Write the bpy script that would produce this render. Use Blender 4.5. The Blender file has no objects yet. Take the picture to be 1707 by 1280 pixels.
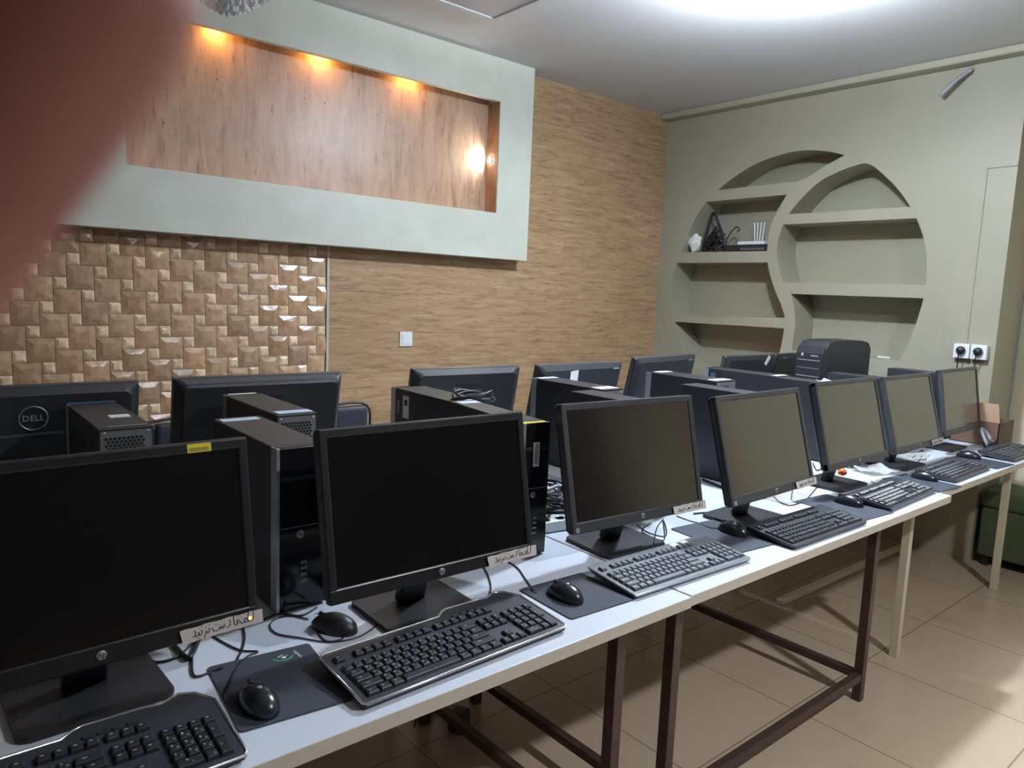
import bpy, bmesh, math, random
from mathutils import Vector, Matrix
random.seed(7)
scene = bpy.context.scene
C = bpy.data.collections.new('room'); scene.collection.children.link(C)
PI = math.pi

# ------------------------------------------------------------------ camera, world, exposure
CAMP = Vector((0, 0, 1.44))
FPX, YAW, PITCH, ROLL = 1218.55, 0.70368, 0.12444, 0.04217
fw = Vector((math.sin(YAW)*math.cos(PITCH), math.cos(YAW)*math.cos(PITCH), -math.sin(PITCH)))
r0 = Vector((math.cos(YAW), -math.sin(YAW), 0)); u0 = r0.cross(fw)
RT = r0*math.cos(ROLL) + u0*math.sin(ROLL); UP = -r0*math.sin(ROLL) + u0*math.cos(ROLL)
cam = bpy.data.cameras.new('camera'); camo = bpy.data.objects.new('camera', cam); C.objects.link(camo)
M = Matrix((RT, UP, -fw)).transposed().to_4x4(); M.translation = CAMP
camo.matrix_world = M
cam.sensor_width = 36; cam.lens = FPX/1707*36; cam.clip_start = 0.002; cam.clip_end = 60
cam.dof.use_dof = True; cam.dof.focus_distance = 2.2; cam.dof.aperture_fstop = cam.lens/2.4
scene.camera = camo
w = bpy.data.worlds.new('world'); scene.world = w; w.use_nodes = True
w.node_tree.nodes['Background'].inputs[0].default_value = (.75, .85, 1, 1)
w.node_tree.nodes['Background'].inputs[1].default_value = .12
vs = scene.view_settings
vs.view_transform = 'Standard'; vs.look = 'None'; vs.gamma = 1; vs.use_curve_mapping = False
vs.exposure = 0.0

def desk(px, py, z=.732):
    d = fw*FPX + RT*(px-853.5) - UP*(py-640); t = (z-CAMP.z)/d.z
    return CAMP + d*t

# ------------------------------------------------------------------ materials
def node_mat(name):
    m = bpy.data.materials.new(name); m.use_nodes = True
    nt = m.node_tree; b = nt.nodes['Principled BSDF']
    return m, nt, b
def N(nt, t, **k):
    n = nt.nodes.new(t)
    for a, v in k.items(): setattr(n, a, v)
    return n
def mat(name, col, rough=.5, metal=0, var=.06, scale=40, bump=0, spec=.5, emit=None, es=0, trans=0, sss=0, coat=0, bscale=None, detail=3):
    m, nt, b = node_mat(name)
    tc = N(nt, 'ShaderNodeTexCoord'); no = N(nt, 'ShaderNodeTexNoise')
    no.inputs['Scale'].default_value = scale; no.inputs['Detail'].default_value = detail
    nt.links.new(tc.outputs['Object'], no.inputs['Vector'])
    rp = N(nt, 'ShaderNodeValToRGB')
    lo = [max(0, c*(1-var)) for c in col]; hi = [min(1, c*(1+var)) for c in col]
    rp.color_ramp.elements[0].position = .3; rp.color_ramp.elements[1].position = .7
    rp.color_ramp.elements[0].color = (*lo, 1); rp.color_ramp.elements[1].color = (*hi, 1)
    nt.links.new(no.outputs['Fac'], rp.inputs[0]); nt.links.new(rp.outputs[0], b.inputs['Base Color'])
    b.inputs['Roughness'].default_value = rough; b.inputs['Metallic'].default_value = metal
    b.inputs['Specular IOR Level'].default_value = spec
    b.inputs['Transmission Weight'].default_value = trans
    b.inputs['Coat Weight'].default_value = coat
    if sss:
        b.inputs['Subsurface Weight'].default_value = sss; b.inputs['Subsurface Scale'].default_value = .006
        b.inputs['Subsurface Radius'].default_value = (1, .3, .15)
    if emit:
        b.inputs['Emission Color'].default_value = (*emit, 1); b.inputs['Emission Strength'].default_value = es
    if bump:
        n2 = N(nt, 'ShaderNodeTexNoise'); n2.inputs['Scale'].default_value = bscale or scale*4
        nt.links.new(tc.outputs['Object'], n2.inputs['Vector'])
        bp = N(nt, 'ShaderNodeBump'); bp.inputs['Strength'].default_value = bump; bp.inputs['Distance'].default_value = .002
        nt.links.new(n2.outputs['Fac'], bp.inputs['Height']); nt.links.new(bp.outputs[0], b.inputs['Normal'])
    return m
def wood(name, c1, c2, c3, stretch, rough=.45, board=None, bcol=.12, fleck=(.52, .45, .4)):
    """streaky laminate; stretch scales the noise per axis; board=(lx,lz,offset) gives every board its own tone"""
    m, nt, b = node_mat(name)
    tc = N(nt, 'ShaderNodeTexCoord'); mp = N(nt, 'ShaderNodeMapping'); mp.inputs['Scale'].default_value = stretch
    nt.links.new(tc.outputs['Object'], mp.inputs[0])
    a = N(nt, 'ShaderNodeTexNoise'); a.inputs['Scale'].default_value = 1; a.inputs['Detail'].default_value = 7; a.inputs['Roughness'].default_value = .68; a.inputs['Distortion'].default_value = .6
    nt.links.new(mp.outputs[0], a.inputs['Vector'])
    rp = N(nt, 'ShaderNodeValToRGB'); e = rp.color_ramp.elements
    e[0].position = .32; e[0].color = (*c1, 1); e[1].position = .68; e[1].color = (*c3, 1)
    k = e.new(.48); k.color = (*c2, 1)
    nt.links.new(a.outputs['Fac'], rp.inputs[0])
    # dark fleck clusters
    m2 = N(nt, 'ShaderNodeMapping'); m2.inputs['Scale'].default_value = [s*3.2 for s in stretch]
    nt.links.new(tc.outputs['Object'], m2.inputs[0])
    f = N(nt, 'ShaderNodeTexNoise'); f.inputs['Scale'].default_value = 1; f.inputs['Detail'].default_value = 4
    nt.links.new(m2.outputs[0], f.inputs['Vector'])
    fr = N(nt, 'ShaderNodeValToRGB'); fr.color_ramp.elements[0].position = .60; fr.color_ramp.elements[0].color = (1, 1, 1, 1)
    fr.color_ramp.elements[1].position = .74; fr.color_ramp.elements[1].color = (*fleck, 1)
    nt.links.new(f.outputs['Fac'], fr.inputs[0])
    mx = N(nt, 'ShaderNodeMix', data_type='RGBA', blend_type='MULTIPLY'); mx.inputs[0].default_value = 1
    nt.links.new(rp.outputs[0], mx.inputs[6]); nt.links.new(fr.outputs[0], mx.inputs[7])
    out = mx.outputs[2]
    if board:
        br = N(nt, 'ShaderNodeTexBrick'); br.inputs['Scale'].default_value = 1
        br.inputs['Brick Width'].default_value = board[0]; br.inputs['Row Height'].default_value = board[1]
        br.inputs['Mortar Size'].default_value = board[2]; br.offset = .0 if board[2] > .0015 else .5
        br.inputs['Color1'].default_value = (1, 1, 1, 1); br.inputs['Color2'].default_value = (1-bcol, 1-bcol*1.1, 1-bcol*1.2, 1)
        br.inputs['Mortar'].default_value = (.55, .5, .45, 1)
        sp = N(nt, 'ShaderNodeSeparateXYZ'); cb = N(nt, 'ShaderNodeCombineXYZ')
        nt.links.new(tc.outputs['Object'], sp.inputs[0])
        nt.links.new(sp.outputs['X'], cb.inputs['X']); nt.links.new(sp.outputs[board[3]], cb.inputs['Y'])
        nt.links.new(cb.outputs[0], br.inputs['Vector'])
        m3 = N(nt, 'ShaderNodeMix', data_type='RGBA', blend_type='MULTIPLY'); m3.inputs[0].default_value = 1
        nt.links.new(out, m3.inputs[6]); nt.links.new(br.outputs['Color'], m3.inputs[7]); out = m3.outputs[2]
    nt.links.new(out, b.inputs['Base Color']); b.inputs['Roughness'].default_value = rough
    return m
MT = {}
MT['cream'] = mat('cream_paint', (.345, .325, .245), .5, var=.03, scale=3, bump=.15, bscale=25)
MT['cream_lifted'] = mat('cream_paint_lifted', (.68, .64, .46), .5, var=.03, scale=3, bump=.15, bscale=25)  # cream lifted above the other walls to brighten what the screens reflect
MT['ventgrey'] = mat('vent_grey', (.36, .35, .38), .5, var=.03)
MT['ceil'] = mat('ceiling_paint', (.60, .60, .61), .6, var=.02, scale=2)
MT['plaster'] = mat('pale_green_plaster', (.62, .63, .55), .38, var=.06, scale=5, bump=.4, bscale=14)
MT['laminate'] = wood('horizontal_wood_laminate', (.29, .175, .095), (.43, .28, .155), (.53, .37, .225), (4.5, 9, 42), .42, (1.22, .235, .0012, 'Z'), .14)
MT['panelwood'] = wood('vertical_wood_panel', (.27, .165, .105), (.41, .26, .175), (.50, .335, .235), (16, 9, 3.2), .38, (.31, 3.0, .0008, 'Z'), .08)
MT['floor'] = wood('floor_tile_beige', (.47, .375, .275), (.48, .385, .285), (.49, .395, .295), (1.2, 1.2, 1.2), .22, (.6, .6, .003, 'Y'), .03, (.88, .86, .84))
MT['white_top'] = mat('white_melamine', (.62, .67, .76), .32, var=.015, scale=8)
MT['edge'] = mat('beige_edge_band', (.55, .50, .43), .5, var=.04)
MT['brown_steel'] = mat('dark_brown_steel', (.075, .045, .038), .4, .3, var=.12, scale=20)
MT['ductcream'] = mat('cream_duct_plastic', (.86, .78, .60), .4, var=.03)
MT['cream_steel'] = mat('cream_steel', (.60, .54, .40), .4, .1, var=.06, scale=20)
MT['plastic'] = mat('black_plastic', (.018, .018, .022), .42, var=.1, scale=60, bump=.12, bscale=900)
MT['bezel'] = mat('monitor_bezel_black', (.048, .050, .058), .36, var=.06, scale=60)
MT['bezel_dimmed'] = mat('monitor_bezel_black_dimmed', (.013, .013, .016), .34, var=.06, scale=60)  # darker copy of the bezel, the weaker light there put into its colour
MT['screen_dimmed'] = mat('lcd_glass_dimmed', (.003, .003, .0035), .17, var=.05, scale=4)  # darker, less reflective copy of the glass for the two dimly lit monitors
MT['screen_dimmed'].node_tree.nodes['Principled BSDF'].inputs['IOR'].default_value = 1.75
MT['shell'] = mat('monitor_rear_plastic', (.015, .016, .020), .5, var=.1, scale=30, bump=.1, bscale=600)
MT['mouse'] = mat('mouse_black', (.014, .016, .022), .26, var=.1, scale=10)
MT['gloss'] = mat('piano_black', (.008, .008, .010), .12, var=.1, scale=10)
MT['screen'] = mat('lcd_glass', (.004, .004, .0045), .17, var=.05, scale=4, spec=.5)
MT['screen'].node_tree.nodes['Principled BSDF'].inputs['IOR'].default_value = 2.7
MT['case'] = mat('black_painted_steel', (.030, .030, .035), .42, .2, var=.08, scale=30, bump=.08, bscale=700)
MT['case_blue'] = mat('blue_plastic_strip', (.05, .09, .18), .4, var=.08)
MT['silver'] = mat('silver_plastic', (.50, .52, .55), .28, .6, var=.04)
MT['chrome'] = mat('chrome', (.75, .76, .78), .15, .95, var=.02)
MT['grey'] = mat('grey_metal', (.22, .23, .25), .4, .5, var=.08)
MT['kbgrey'] = mat('keyboard_grey', (.030, .034, .043), .40, var=.06, scale=60)
MT['kbsilver'] = mat('keyboard_silver_grey', (.15, .165, .19), .38, .1, var=.04)
MT['key'] = mat('key_plastic', (.022, .024, .030), .36, var=.1, scale=90)
MT['keygrey'] = mat('key_plastic_grey', (.10, .113, .13), .38, var=.08, scale=90)
MT['legend'] = mat('key_legend_white', (.55, .57, .60), .5, var=.02)
MT['paper'] = mat('white_paper', (.72, .72, .70), .7, var=.04, scale=25, bump=.3, bscale=60)
MT['bluepaper'] = mat('pale_blue_label', (.55, .66, .80), .5, var=.12, scale=160)
MT['tape'] = mat('masking_tape', (.58, .54, .50), .65, var=.06, scale=60, bump=.3, bscale=120)
MT['ink'] = mat('black_marker_ink', (.03, .03, .07), .6, var=.05)
MT['yellow'] = mat('yellow_sticker', (.75, .62, .03), .5, var=.1, scale=150)
MT['pad'] = mat('mouse_pad_cloth', (.036, .043, .060), .75, var=.15, scale=200, bump=.2, bscale=1500)
MT['green'] = mat('green_print', (.05, .38, .20), .6, var=.05)
MT['cable'] = mat('cable_rubber', (.016, .017, .022), .4, var=.1)
MT['greycable'] = mat('grey_cable', (.32, .34, .38), .45, var=.05)
MT['whiteplastic'] = mat('white_plastic', (.80, .82, .84), .3, var=.02)
MT['leather'] = mat('black_leather', (.030, .036, .050), .3, var=.15, scale=50, bump=.25, bscale=300)
MT['darkgreen'] = mat('dark_green_upholstery', (.07, .095, .045), .7, var=.15, scale=30, bump=.3, bscale=300)
MT['card'] = mat('cardboard', (.50, .33, .22), .7, var=.08, scale=12)
MT['carddark'] = mat('brown_cardboard', (.15, .085, .055), .75, var=.12, scale=12)
MT['orange'] = mat('orange_foil', (.85, .20, .05), .3, .2, var=.2, scale=60)
MT['purple'] = mat('blue_plug', (.05, .06, .5), .4, var=.05)
MT['led'] = mat('amber_led', (.9, .35, .1), .4, var=.01, emit=(1, .35, .08), es=6)
MT['bulb'] = mat('lamp_diffuser', (.9, .95, 1), .4, var=.01, emit=(.78, .89, 1), es=1500)
MT['bulb2'] = mat('far_lamp_diffuser', (.9, .95, 1), .4, var=.01, emit=(.92, .95, 1), es=1250)
MT['bulb_top'] = mat('lamp_added_uplight', (.9, .95, 1), .4, var=.01, emit=(.78, .89, 1), es=4300)  # added glow above the lamp disc, brightens the ceiling like lens bloom
MT['bulb2_top'] = mat('far_lamp_added_uplight', (.9, .95, 1), .4, var=.01, emit=(.9, .95, 1), es=100)
MT['warmspot'] = mat('warm_spot_lens', (1, .8, .5), .4, var=.01, emit=(1, .48, .12), es=700)
MT['whitespot'] = mat('white_spot_lens', (1, 1, 1), .4, var=.01, emit=(1, .97, .86), es=900)
MT['crystal'] = mat('crystal_glass', (.95, .96, 1), .03, var=.01, trans=.45, spec=1.0)
MT['skin'] = mat('skin', (.27, .105, .088), .5, var=.08, scale=120, sss=.35, bump=.2, bscale=900)
MT['darkwall'] = mat('dark_front_wall', (.016, .012, .011), .7, var=.1)
MT['dark'] = mat('dark_void', (.006, .006, .007), .8, var=.1)
MT['door'] = mat('dark_door_wood', (.36, .17, .085), .4, var=.15, scale=6)
MT['nailhole'] = mat('dark_knot', (.02, .012, .01), .8, var=.1)
MT['red'] = mat('red_print', (.5, .06, .05), .5, var=.05)
# per-face tinted ceramic for the relief tiles
m, nt, b = node_mat('relief_tile'); at_ = N(nt, 'ShaderNodeAttribute', attribute_name='tint')
tc = N(nt, 'ShaderNodeTexCoord'); no = N(nt, 'ShaderNodeTexNoise'); no.inputs['Scale'].default_value = 26; no.inputs['Detail'].default_value = 6
nt.links.new(tc.outputs['Object'], no.inputs['Vector'])
rp = N(nt, 'ShaderNodeValToRGB'); rp.color_ramp.elements[0].position = .3; rp.color_ramp.elements[0].color = (.72, .68, .64, 1); rp.color_ramp.elements[1].position = .7; rp.color_ramp.elements[1].color = (1.1, 1.08, 1.05, 1)
mx = N(nt, 'ShaderNodeMix', data_type='RGBA', blend_type='MULTIPLY'); mx.inputs[0].default_value = 1
nt.links.new(no.outputs['Fac'], rp.inputs[0]); nt.links.new(at_.outputs['Color'], mx.inputs[6]); nt.links.new(rp.outputs[0], mx.inputs[7])
nt.links.new(mx.outputs[2], b.inputs['Base Color']); b.inputs['Roughness'].default_value = .2
bp = N(nt, 'ShaderNodeBump'); bp.inputs['Strength'].default_value = .5; bp.inputs['Distance'].default_value = .003
nt.links.new(no.outputs['Fac'], bp.inputs['Height']); nt.links.new(bp.outputs[0], b.inputs['Normal'])
MT['tile'] = m

# ------------------------------------------------------------------ mesh helpers
def link_mesh(name, bm, mats, parent=None, M=None, smooth=False):
    me = bpy.data.meshes.new(name)
    if M is not None: bm.transform(M)
    bmesh.ops.recalc_face_normals(bm, faces=bm.faces)
    bm.to_mesh(me); bm.free()
    for m in (mats if isinstance(mats, (list, tuple)) else [mats]): me.materials.append(MT[m])
    if smooth:
        for p in me.polygons: p.use_smooth = True
    o = bpy.data.objects.new(name, me); C.objects.link(o)
    if parent: o.parent = parent
    return o
def bx(bm, x0, x1, y0, y1, z0, z1, bev=0, mi=0, seg=2):
    t = bmesh.new(); bmesh.ops.create_cube(t, size=1)
    for v in t.verts: v.co = Vector((x0+(v.co.x+.5)*(x1-x0), y0+(v.co.y+.5)*(y1-y0), z0+(v.co.z+.5)*(z1-z0)))
    if bev: bmesh.ops.bevel(t, geom=t.edges[:], offset=bev, segments=seg, profile=.5, affect='EDGES')
    merge(bm, t, mi)
def merge(bm, t, mi=None):
    mp = {}
    for v in t.verts: mp[v] = bm.verts.new(v.co)
    for f in t.faces:
        try:
            n = bm.faces.new([mp[v] for v in f.verts]); n.material_index = f.material_index if mi is None else mi; n.smooth = f.smooth
        except ValueError: pass
    t.free()
def prism(bm, pts, axis, a, b_, mi=0, bev=0):
    """extrude a closed 2D outline along an axis ('x': pts=(y,z), 'y': (x,z), 'z': (x,y))"""
    t = bmesh.new()
    def P(p, h): return {'x': (h, p[0], p[1]), 'y': (p[0], h, p[1]), 'z': (p[0], p[1], h)}[axis]
    lo = [t.verts.new(P(p, a)) for p in pts]; hi = [t.verts.new(P(p, b_)) for p in pts]
    n = len(pts)
    f0 = t.faces.new(lo); f1 = t.faces.new(hi[::-1])
    for i in range(n): t.faces.new([lo[i], lo[(i+1) % n], hi[(i+1) % n], hi[i]])
    if bev:
        eds = list({e for f in (f0, f1) for e in f.edges})
        bmesh.ops.bevel(t, geom=eds, offset=bev, segments=2, profile=.5, affect='EDGES')
    merge(bm, t, mi)
def rrect(x0, x1, y0, y1, r, n=5):
    out = []
    for cx, cy, a0 in ((x1-r, y0+r, -PI/2), (x1-r, y1-r, 0), (x0+r, y1-r, PI/2), (x0+r, y0+r, PI)):
        for i in range(n+1):
            a = a0+PI/2*i/n; out.append((cx+r*math.cos(a), cy+r*math.sin(a)))
    return out
def smooth_path(pts, k=6, closed=False):
    P = [Vector(p) for p in pts]; out = []; n = len(P)
    for i in range(n if closed else n-1):
        g = (lambda j: P[j % n]) if closed else (lambda j: P[max(0, min(n-1, j))])
        a, b_, c, d = g(i-1), g(i), g(i+1), g(i+2)
        for s in range(k):
            t = s/k
            out.append(.5*((2*b_)+(c-a)*t+(2*a-5*b_+4*c-d)*t*t+(3*b_-a-3*c+d)*t**3))
    if not closed: out.append(P[-1])
    return out
def tube(bm, pts, r, n=7, closed=False, mi=0, k=6, smooth=True):
    P = smooth_path(pts, k, closed) if k > 1 else [Vector(p) for p in pts]
    rings = []; N_ = len(P)
    up = Vector((0, 0, 1)); prev = None
    for i, p in enumerate(P):
        a = P[(i-1) % N_] if closed or i else P[i]; c = P[(i+1) % N_] if closed or i < N_-1 else P[i]
        t = (c-a).normalized() if (c-a).length > 1e-9 else Vector((1, 0, 0))
        if prev is None: s = t.cross(up); s = s.normalized() if s.length > 1e-3 else t.cross(Vector((1, 0, 0))).normalized()
        else: s = (prev - t*prev.dot(t)).normalized()
        prev = s; q = t.cross(s); rr = r[i*len(r)//N_] if isinstance(r, list) else r
        rings.append([bm.verts.new(p + s*rr*math.cos(2*PI*j/n)+q*rr*math.sin(2*PI*j/n)) for j in range(n)])
    for i in range(N_ if closed else N_-1):
        A = rings[i]; B = rings[(i+1) % N_]
        for j in range(n):
            f = bm.faces.new([A[j], A[(j+1) % n], B[(j+1) % n], B[j]]); f.material_index = mi; f.smooth = smooth
    if not closed:
        bm.faces.new(rings[0][::-1]).material_index = mi; bm.faces.new(rings[-1]).material_index = mi
def lathe(bm, prof, n=24, mi=0, M=None, smooth=True):
    t = bmesh.new(); R = []
    for r, z in prof: R.append([t.verts.new((max(r, 1e-5)*math.cos(2*PI*j/n), max(r, 1e-5)*math.sin(2*PI*j/n), z)) for j in range(n)])
    for A, B in zip(R, R[1:]):
        for j in range(n):
            f = t.faces.new([A[j], A[(j+1) % n], B[(j+1) % n], B[j]]); f.smooth = smooth
    bmesh.ops.remove_doubles(t, verts=t.verts, dist=2e-5)
    if M: t.transform(M)
    merge(bm, t, mi)
def text_bm(txt, size, depth=.0003, shear=0, M=None):
    cu = bpy.data.curves.new('t', 'FONT'); cu.body = txt; cu.size = size; cu.extrude = depth; cu.shear = shear
    cu.align_x = 'CENTER'; cu.align_y = 'CENTER'; cu.resolution_u = 2
    o = bpy.data.objects.new('t', cu); C.objects.link(o)
    dg = bpy.context.evaluated_depsgraph_get(); me = bpy.data.meshes.new_from_object(o.evaluated_get(dg))
    bm = bmesh.new(); bm.from_mesh(me)
    bpy.data.objects.remove(o); bpy.data.curves.remove(cu); bpy.data.meshes.remove(me)
    for f in bm.faces: f.material_index = 0
    if M: bm.transform(M)
    return bm
def thing(name, label, cat, loc=(0, 0, 0), rz=0, group=None):
    o = bpy.data.objects.new(name, None); C.objects.link(o); o.empty_display_size = .05
    o.location = loc; o.rotation_euler = (0, 0, rz); o['label'] = label; o['category'] = cat
    if group: o['group'] = group
    return o
def tag(o, label, cat, group=None, kind=None):
    o['label'] = label; o['category'] = cat
    if group: o['group'] = group
    if kind: o['kind'] = kind
    return o
def struct(name, bm, mats, **k):
    o = link_mesh(name, bm, mats, **k); o['kind'] = 'structure'; return o
def T(x, y, z): return Matrix.Translation((x, y, z))
def RX(a): return Matrix.Rotation(a, 4, 'X')
def RY(a): return Matrix.Rotation(a, 4, 'Y')
def RZ(a): return Matrix.Rotation(a, 4, 'Z')

XR, YB, ZC, DZ = 4.72, 3.81, 2.86, .73
# ------------------------------------------------------------------ the room
bm = bmesh.new(); bx(bm, -2.5, 6.2, -3.2, 4.0, -.1, 0); struct('floor', bm, 'floor')
bm = bmesh.new(); bx(bm, -2.5, 6.2, -3.2, 4.0, ZC, ZC+.1); struct('ceiling', bm, 'ceil')
bm = bmesh.new(); bx(bm, -2.5, XR+.4, YB, YB+.12, 0, ZC); struct('wall_back', bm, 'cream')
bm = bmesh.new(); bx(bm, 1.853, XR-.001, YB-.012, YB, 0, ZC)
struct('wall_back_laminate', bm, 'laminate')
bm = bmesh.new(); bx(bm, 1.845, 1.858, YB-.016, YB, 0, 1.6495); struct('trim_1', bm, 'edge')
bm = bmesh.new(); bx(bm, -2.62, -2.5, -3.2, 4.0, 0, ZC); struct('wall_left', bm, 'cream')
bm = bmesh.new(); bx(bm, -2.5, 6.2, -3.3, -3.2, 0, ZC); struct('wall_front', bm, 'darkwall')
# relief tile field on the left of the back wall
def tiles():
    bm = bmesh.new(); lay = bm.loops.layers.float_color.new('tint')
    a, b_ = .1085, .054
    def pillow(x, z, s, col, h):
        i = s*.25
        j = [random.uniform(-.0012, .0012) for _ in range(4)]
        g = .0012
        base = [(x+g, z+g), (x+s-g, z+g), (x+s-g, z+s-g), (x+g, z+s-g)]
        top = [(x+i, z+i), (x+s-i, z+i), (x+s-i, z+s-i), (x+i, z+s-i)]
        B0 = [bm.verts.new((p[0], YB, p[1])) for p in base]
        B = [bm.verts.new((p[0], YB-h*.35, p[1])) for p in base]
        Tt = [bm.verts.new((p[0], YB-h*.9-j[n], p[1])) for n, p in enumerate(top)]
        c = bm.verts.new((x+s/2, YB-h, z+s/2))
        fs = []
        for n in range(4):
            fs.append(bm.faces.new([B0[n], B0[(n+1) % 4], B[(n+1) % 4], B[n]]))
            fs.append(bm.faces.new([B[n], B[(n+1) % 4], Tt[(n+1) % 4], Tt[n]]))
            fs.append(bm.faces.new([Tt[n], Tt[(n+1) % 4], c]))
        for f in fs:
            for l in f.loops: l[lay] = (*col, 1)
    x0, z0 = .597, 1.534-.054
    for i in range(-45, 40):
        for j in range(-45, 45):
            x = x0 + i*a - j*b_; z = z0 - i*b_ - j*a      # small square's lower-left corner
            if not (-2.45 < x < 1.92 and .25 < z < 2.9): continue
            if z > 1.66 and x > .66: continue
            k = random.uniform(.78, 1.16); w_ = random.uniform(-.03, .03)
            pillow(x, z, b_, (.92*k, (.70+w_)*k, .49*k), 0.0125)
            k = random.uniform(.80, 1.15); w_ = random.uniform(-.02, .03)
            pillow(x-a, z-a+b_, a, ((.54+w_)*k, .365*k, (.235-w_*.5)*k), .013)
    for co, no_ in (((1.845, 0, 0), (1, 0, 0)), ((-2.49, 0, 0), (-1, 0, 0)), ((0, 0, ZC), (0, 0, 1)), ((0, 0, .3), (0, 0, -1))):
        bmesh.ops.bisect_plane(bm, geom=bm.verts[:]+bm.edges[:]+bm.faces[:], plane_co=co, plane_no=no_, clear_outer=True)
    return bm
struct('wall_back_tiles', tiles(), 'tile')
# bulkhead with a lit wooden recess, and the sloped cove above it
YF = 3.675
bm = bmesh.new()
Xa, Xb, Za, Zb = .552, 3.20, 1.650, ZC
xa, xb, za, zb = .82, 2.93, 1.932, 2.606
bx(bm, Xa, xa, YF, YB-.001, Za, Zb); bx(bm, xb, Xb, YF, YB-.001, Za, Zb)
bx(bm, xa, xb, YF, YB-.001, Za, za); bx(bm, xa, xb, YF, YF+.035, zb, zb+.07); bx(bm, xa, xb, YF, YB-.001, zb+.07, Zb)
struct('trim_2', bm, 'plaster')
bm = bmesh.new(); bx(bm, xa, xb, YB-.018, YB-.002, za, zb+.07)
bx(bm, xb-.004, xb-.0005, YF+.004, YB-.018, za, zb); bx(bm, xa+.0005, xa+.004, YF+.004, YB-.018, za, zb)
wp = struct('trim_3', bm, 'panelwood')
bm = bmesh.new()
for px, py in ((362, 132), (508, 164), (541, 172), (629, 192), (273, 205)):
    d = fw*FPX + RT*(px-853.5) - UP*(py-640); p = CAMP + d*((YB-.0182)/d.y)
    lathe(bm, [(0, .0005), (.004, 0)], 8, M=T(p.x, p.y, p.z) @ RX(PI/2))
o = link_mesh('knot', bm, 'nailhole', wp)
# right wall with curved niches
def niche_wall():
    outl = {
     'A': [(2.36, 2.404), (2.481, 2.442), (2.641, 2.467), (2.82, 2.455), (3.005, 2.412), (3.17, 2.336), (3.297, 2.256), (3.048, 2.262), (2.775, 2.266), (2.635, 2.272), (2.495, 2.343)],
     'B': [(2.739, 2.184), (3.391, 2.178), (3.484, 2.057), (3.538, 1.939), (3.593, 1.806), (2.852, 1.803), (2.846, 1.953), (2.809, 2.06)],
     'C': [(2.842, 1.725), (3.625, 1.725), (3.658, 1.62), (3.665, 1.5), (3.655, 1.40), (3.635, 1.308), (2.673, 1.345), (2.709, 1.432), (2.757, 1.516), (2.808, 1.625)],
     'D': [(2.673, 1.272), (3.611, 1.264), (3.55, 1.13), (3.46, 1.0), (3.35, .9), (2.80, .9), (2.72, 1.0), (2.682, 1.149)],
     'E': [(1.923, 2.053), (1.988, 2.142), (2.08, 2.239), (2.197, 2.332), (2.296, 2.329), (2.407, 2.296), (2.521, 2.244), (2.635, 2.144), (2.712, 2.050)],
     'F': [(1.88, 1.983), (2.749, 1.983), (2.776, 1.855), (2.762, 1.734), (2.711, 1.588), (1.785, 1.588), (1.795, 1.729), (1.828, 1.864)],
     'G': [(1.791, 1.509), (2.645, 1.511), (2.618, 1.436), (2.594, 1.317), (2.598, 1.2), (2.60, 1.123), (1.895, 1.123), (1.851, 1.221), (1.809, 1.397)]}
    corner = {'A': (0, 6), 'B': (0, 1, 4, 5), 'C': (0, 1, 5, 6), 'D': (0, 1), 'E': (0, 8), 'F': (0, 1, 4, 5), 'G': (0, 1, 5, 6)}
    def arc(pts, cs):
        out = []; n = len(pts); cs = list(cs)
        for a, b_ in zip(cs, cs[1:]+[cs[0]+n]):
            seg = [Vector((*pts[k % n], 0)) for k in range(a, b_+1)]
            sm = smooth_path(seg, 5) if len(seg) > 2 else seg
            out += [(p.x, p.y) for p in sm[:-1]]
        return out
    outl = {k: arc(p, corner[k]) for k, p in outl.items()}
    bm = bmesh.new(); D = .25
    # wall face: outer rectangle plus niche outlines, filled by triangle fill
    def loop(pts, x):
        vs_ = [bm.verts.new((x, p[0], p[1])) for p in pts]
        es = [bm.edges.new((vs_[i], vs_[(i+1) % len(vs_)])) for i in range(len(vs_))]
        return vs_, es
    _, E_ = loop([(1.655, 0), (YB+.1, 0), (YB+.1, ZC), (1.655, ZC)], XR)
    edges = list(E_); fronts = []
    for k, p in outl.items():
        sp = [(q[1], q[2]) for q in [(0, a, b_) for a, b_ in p]]
        v, e = loop(sp, XR); edges += e; fronts.append((v, sp))
    bmesh.ops.triangle_fill(bm, edges=edges, use_beauty=True)
    for v, sp in fronts:
        back = [bm.verts.new((XR+D, p[0], p[1])) for p in sp]
        n = len(v)
        for i in range(n): bm.faces.new([v[i], v[(i+1) % n], back[(i+1) % n], back[i]])
        bm.faces.new(back)
    return bm
struct('wall_right', niche_wall(), 'cream')
bm = bmesh.new(); bx(bm, XR+.26, XR+.36, 1.655, YB+.1, 0, ZC); struct('wall_right_rear', bm, 'cream')
bm = bmesh.new(); bx(bm, XR-.012, XR+.36, 1.382, 1.655, 0, ZC); struct('trim_4', bm, 'cream')
bm = bmesh.new(); bx(bm, 5.10, 5.2, -3.2, 1.382, 0, ZC); struct('wall_right_recess', bm, 'cream_lifted')
bm = bmesh.new(); bx(bm, 5.07, 5.10, -1.0, 1.38, 0, .09); struct('baseboard_right', bm, 'carddark')
bm = bmesh.new(); bx(bm, XR-.10, XR, 1.2, YB-.013, ZC-.045, ZC-.0005, bev=.01); struct('trim_5', bm, 'cream')
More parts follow.
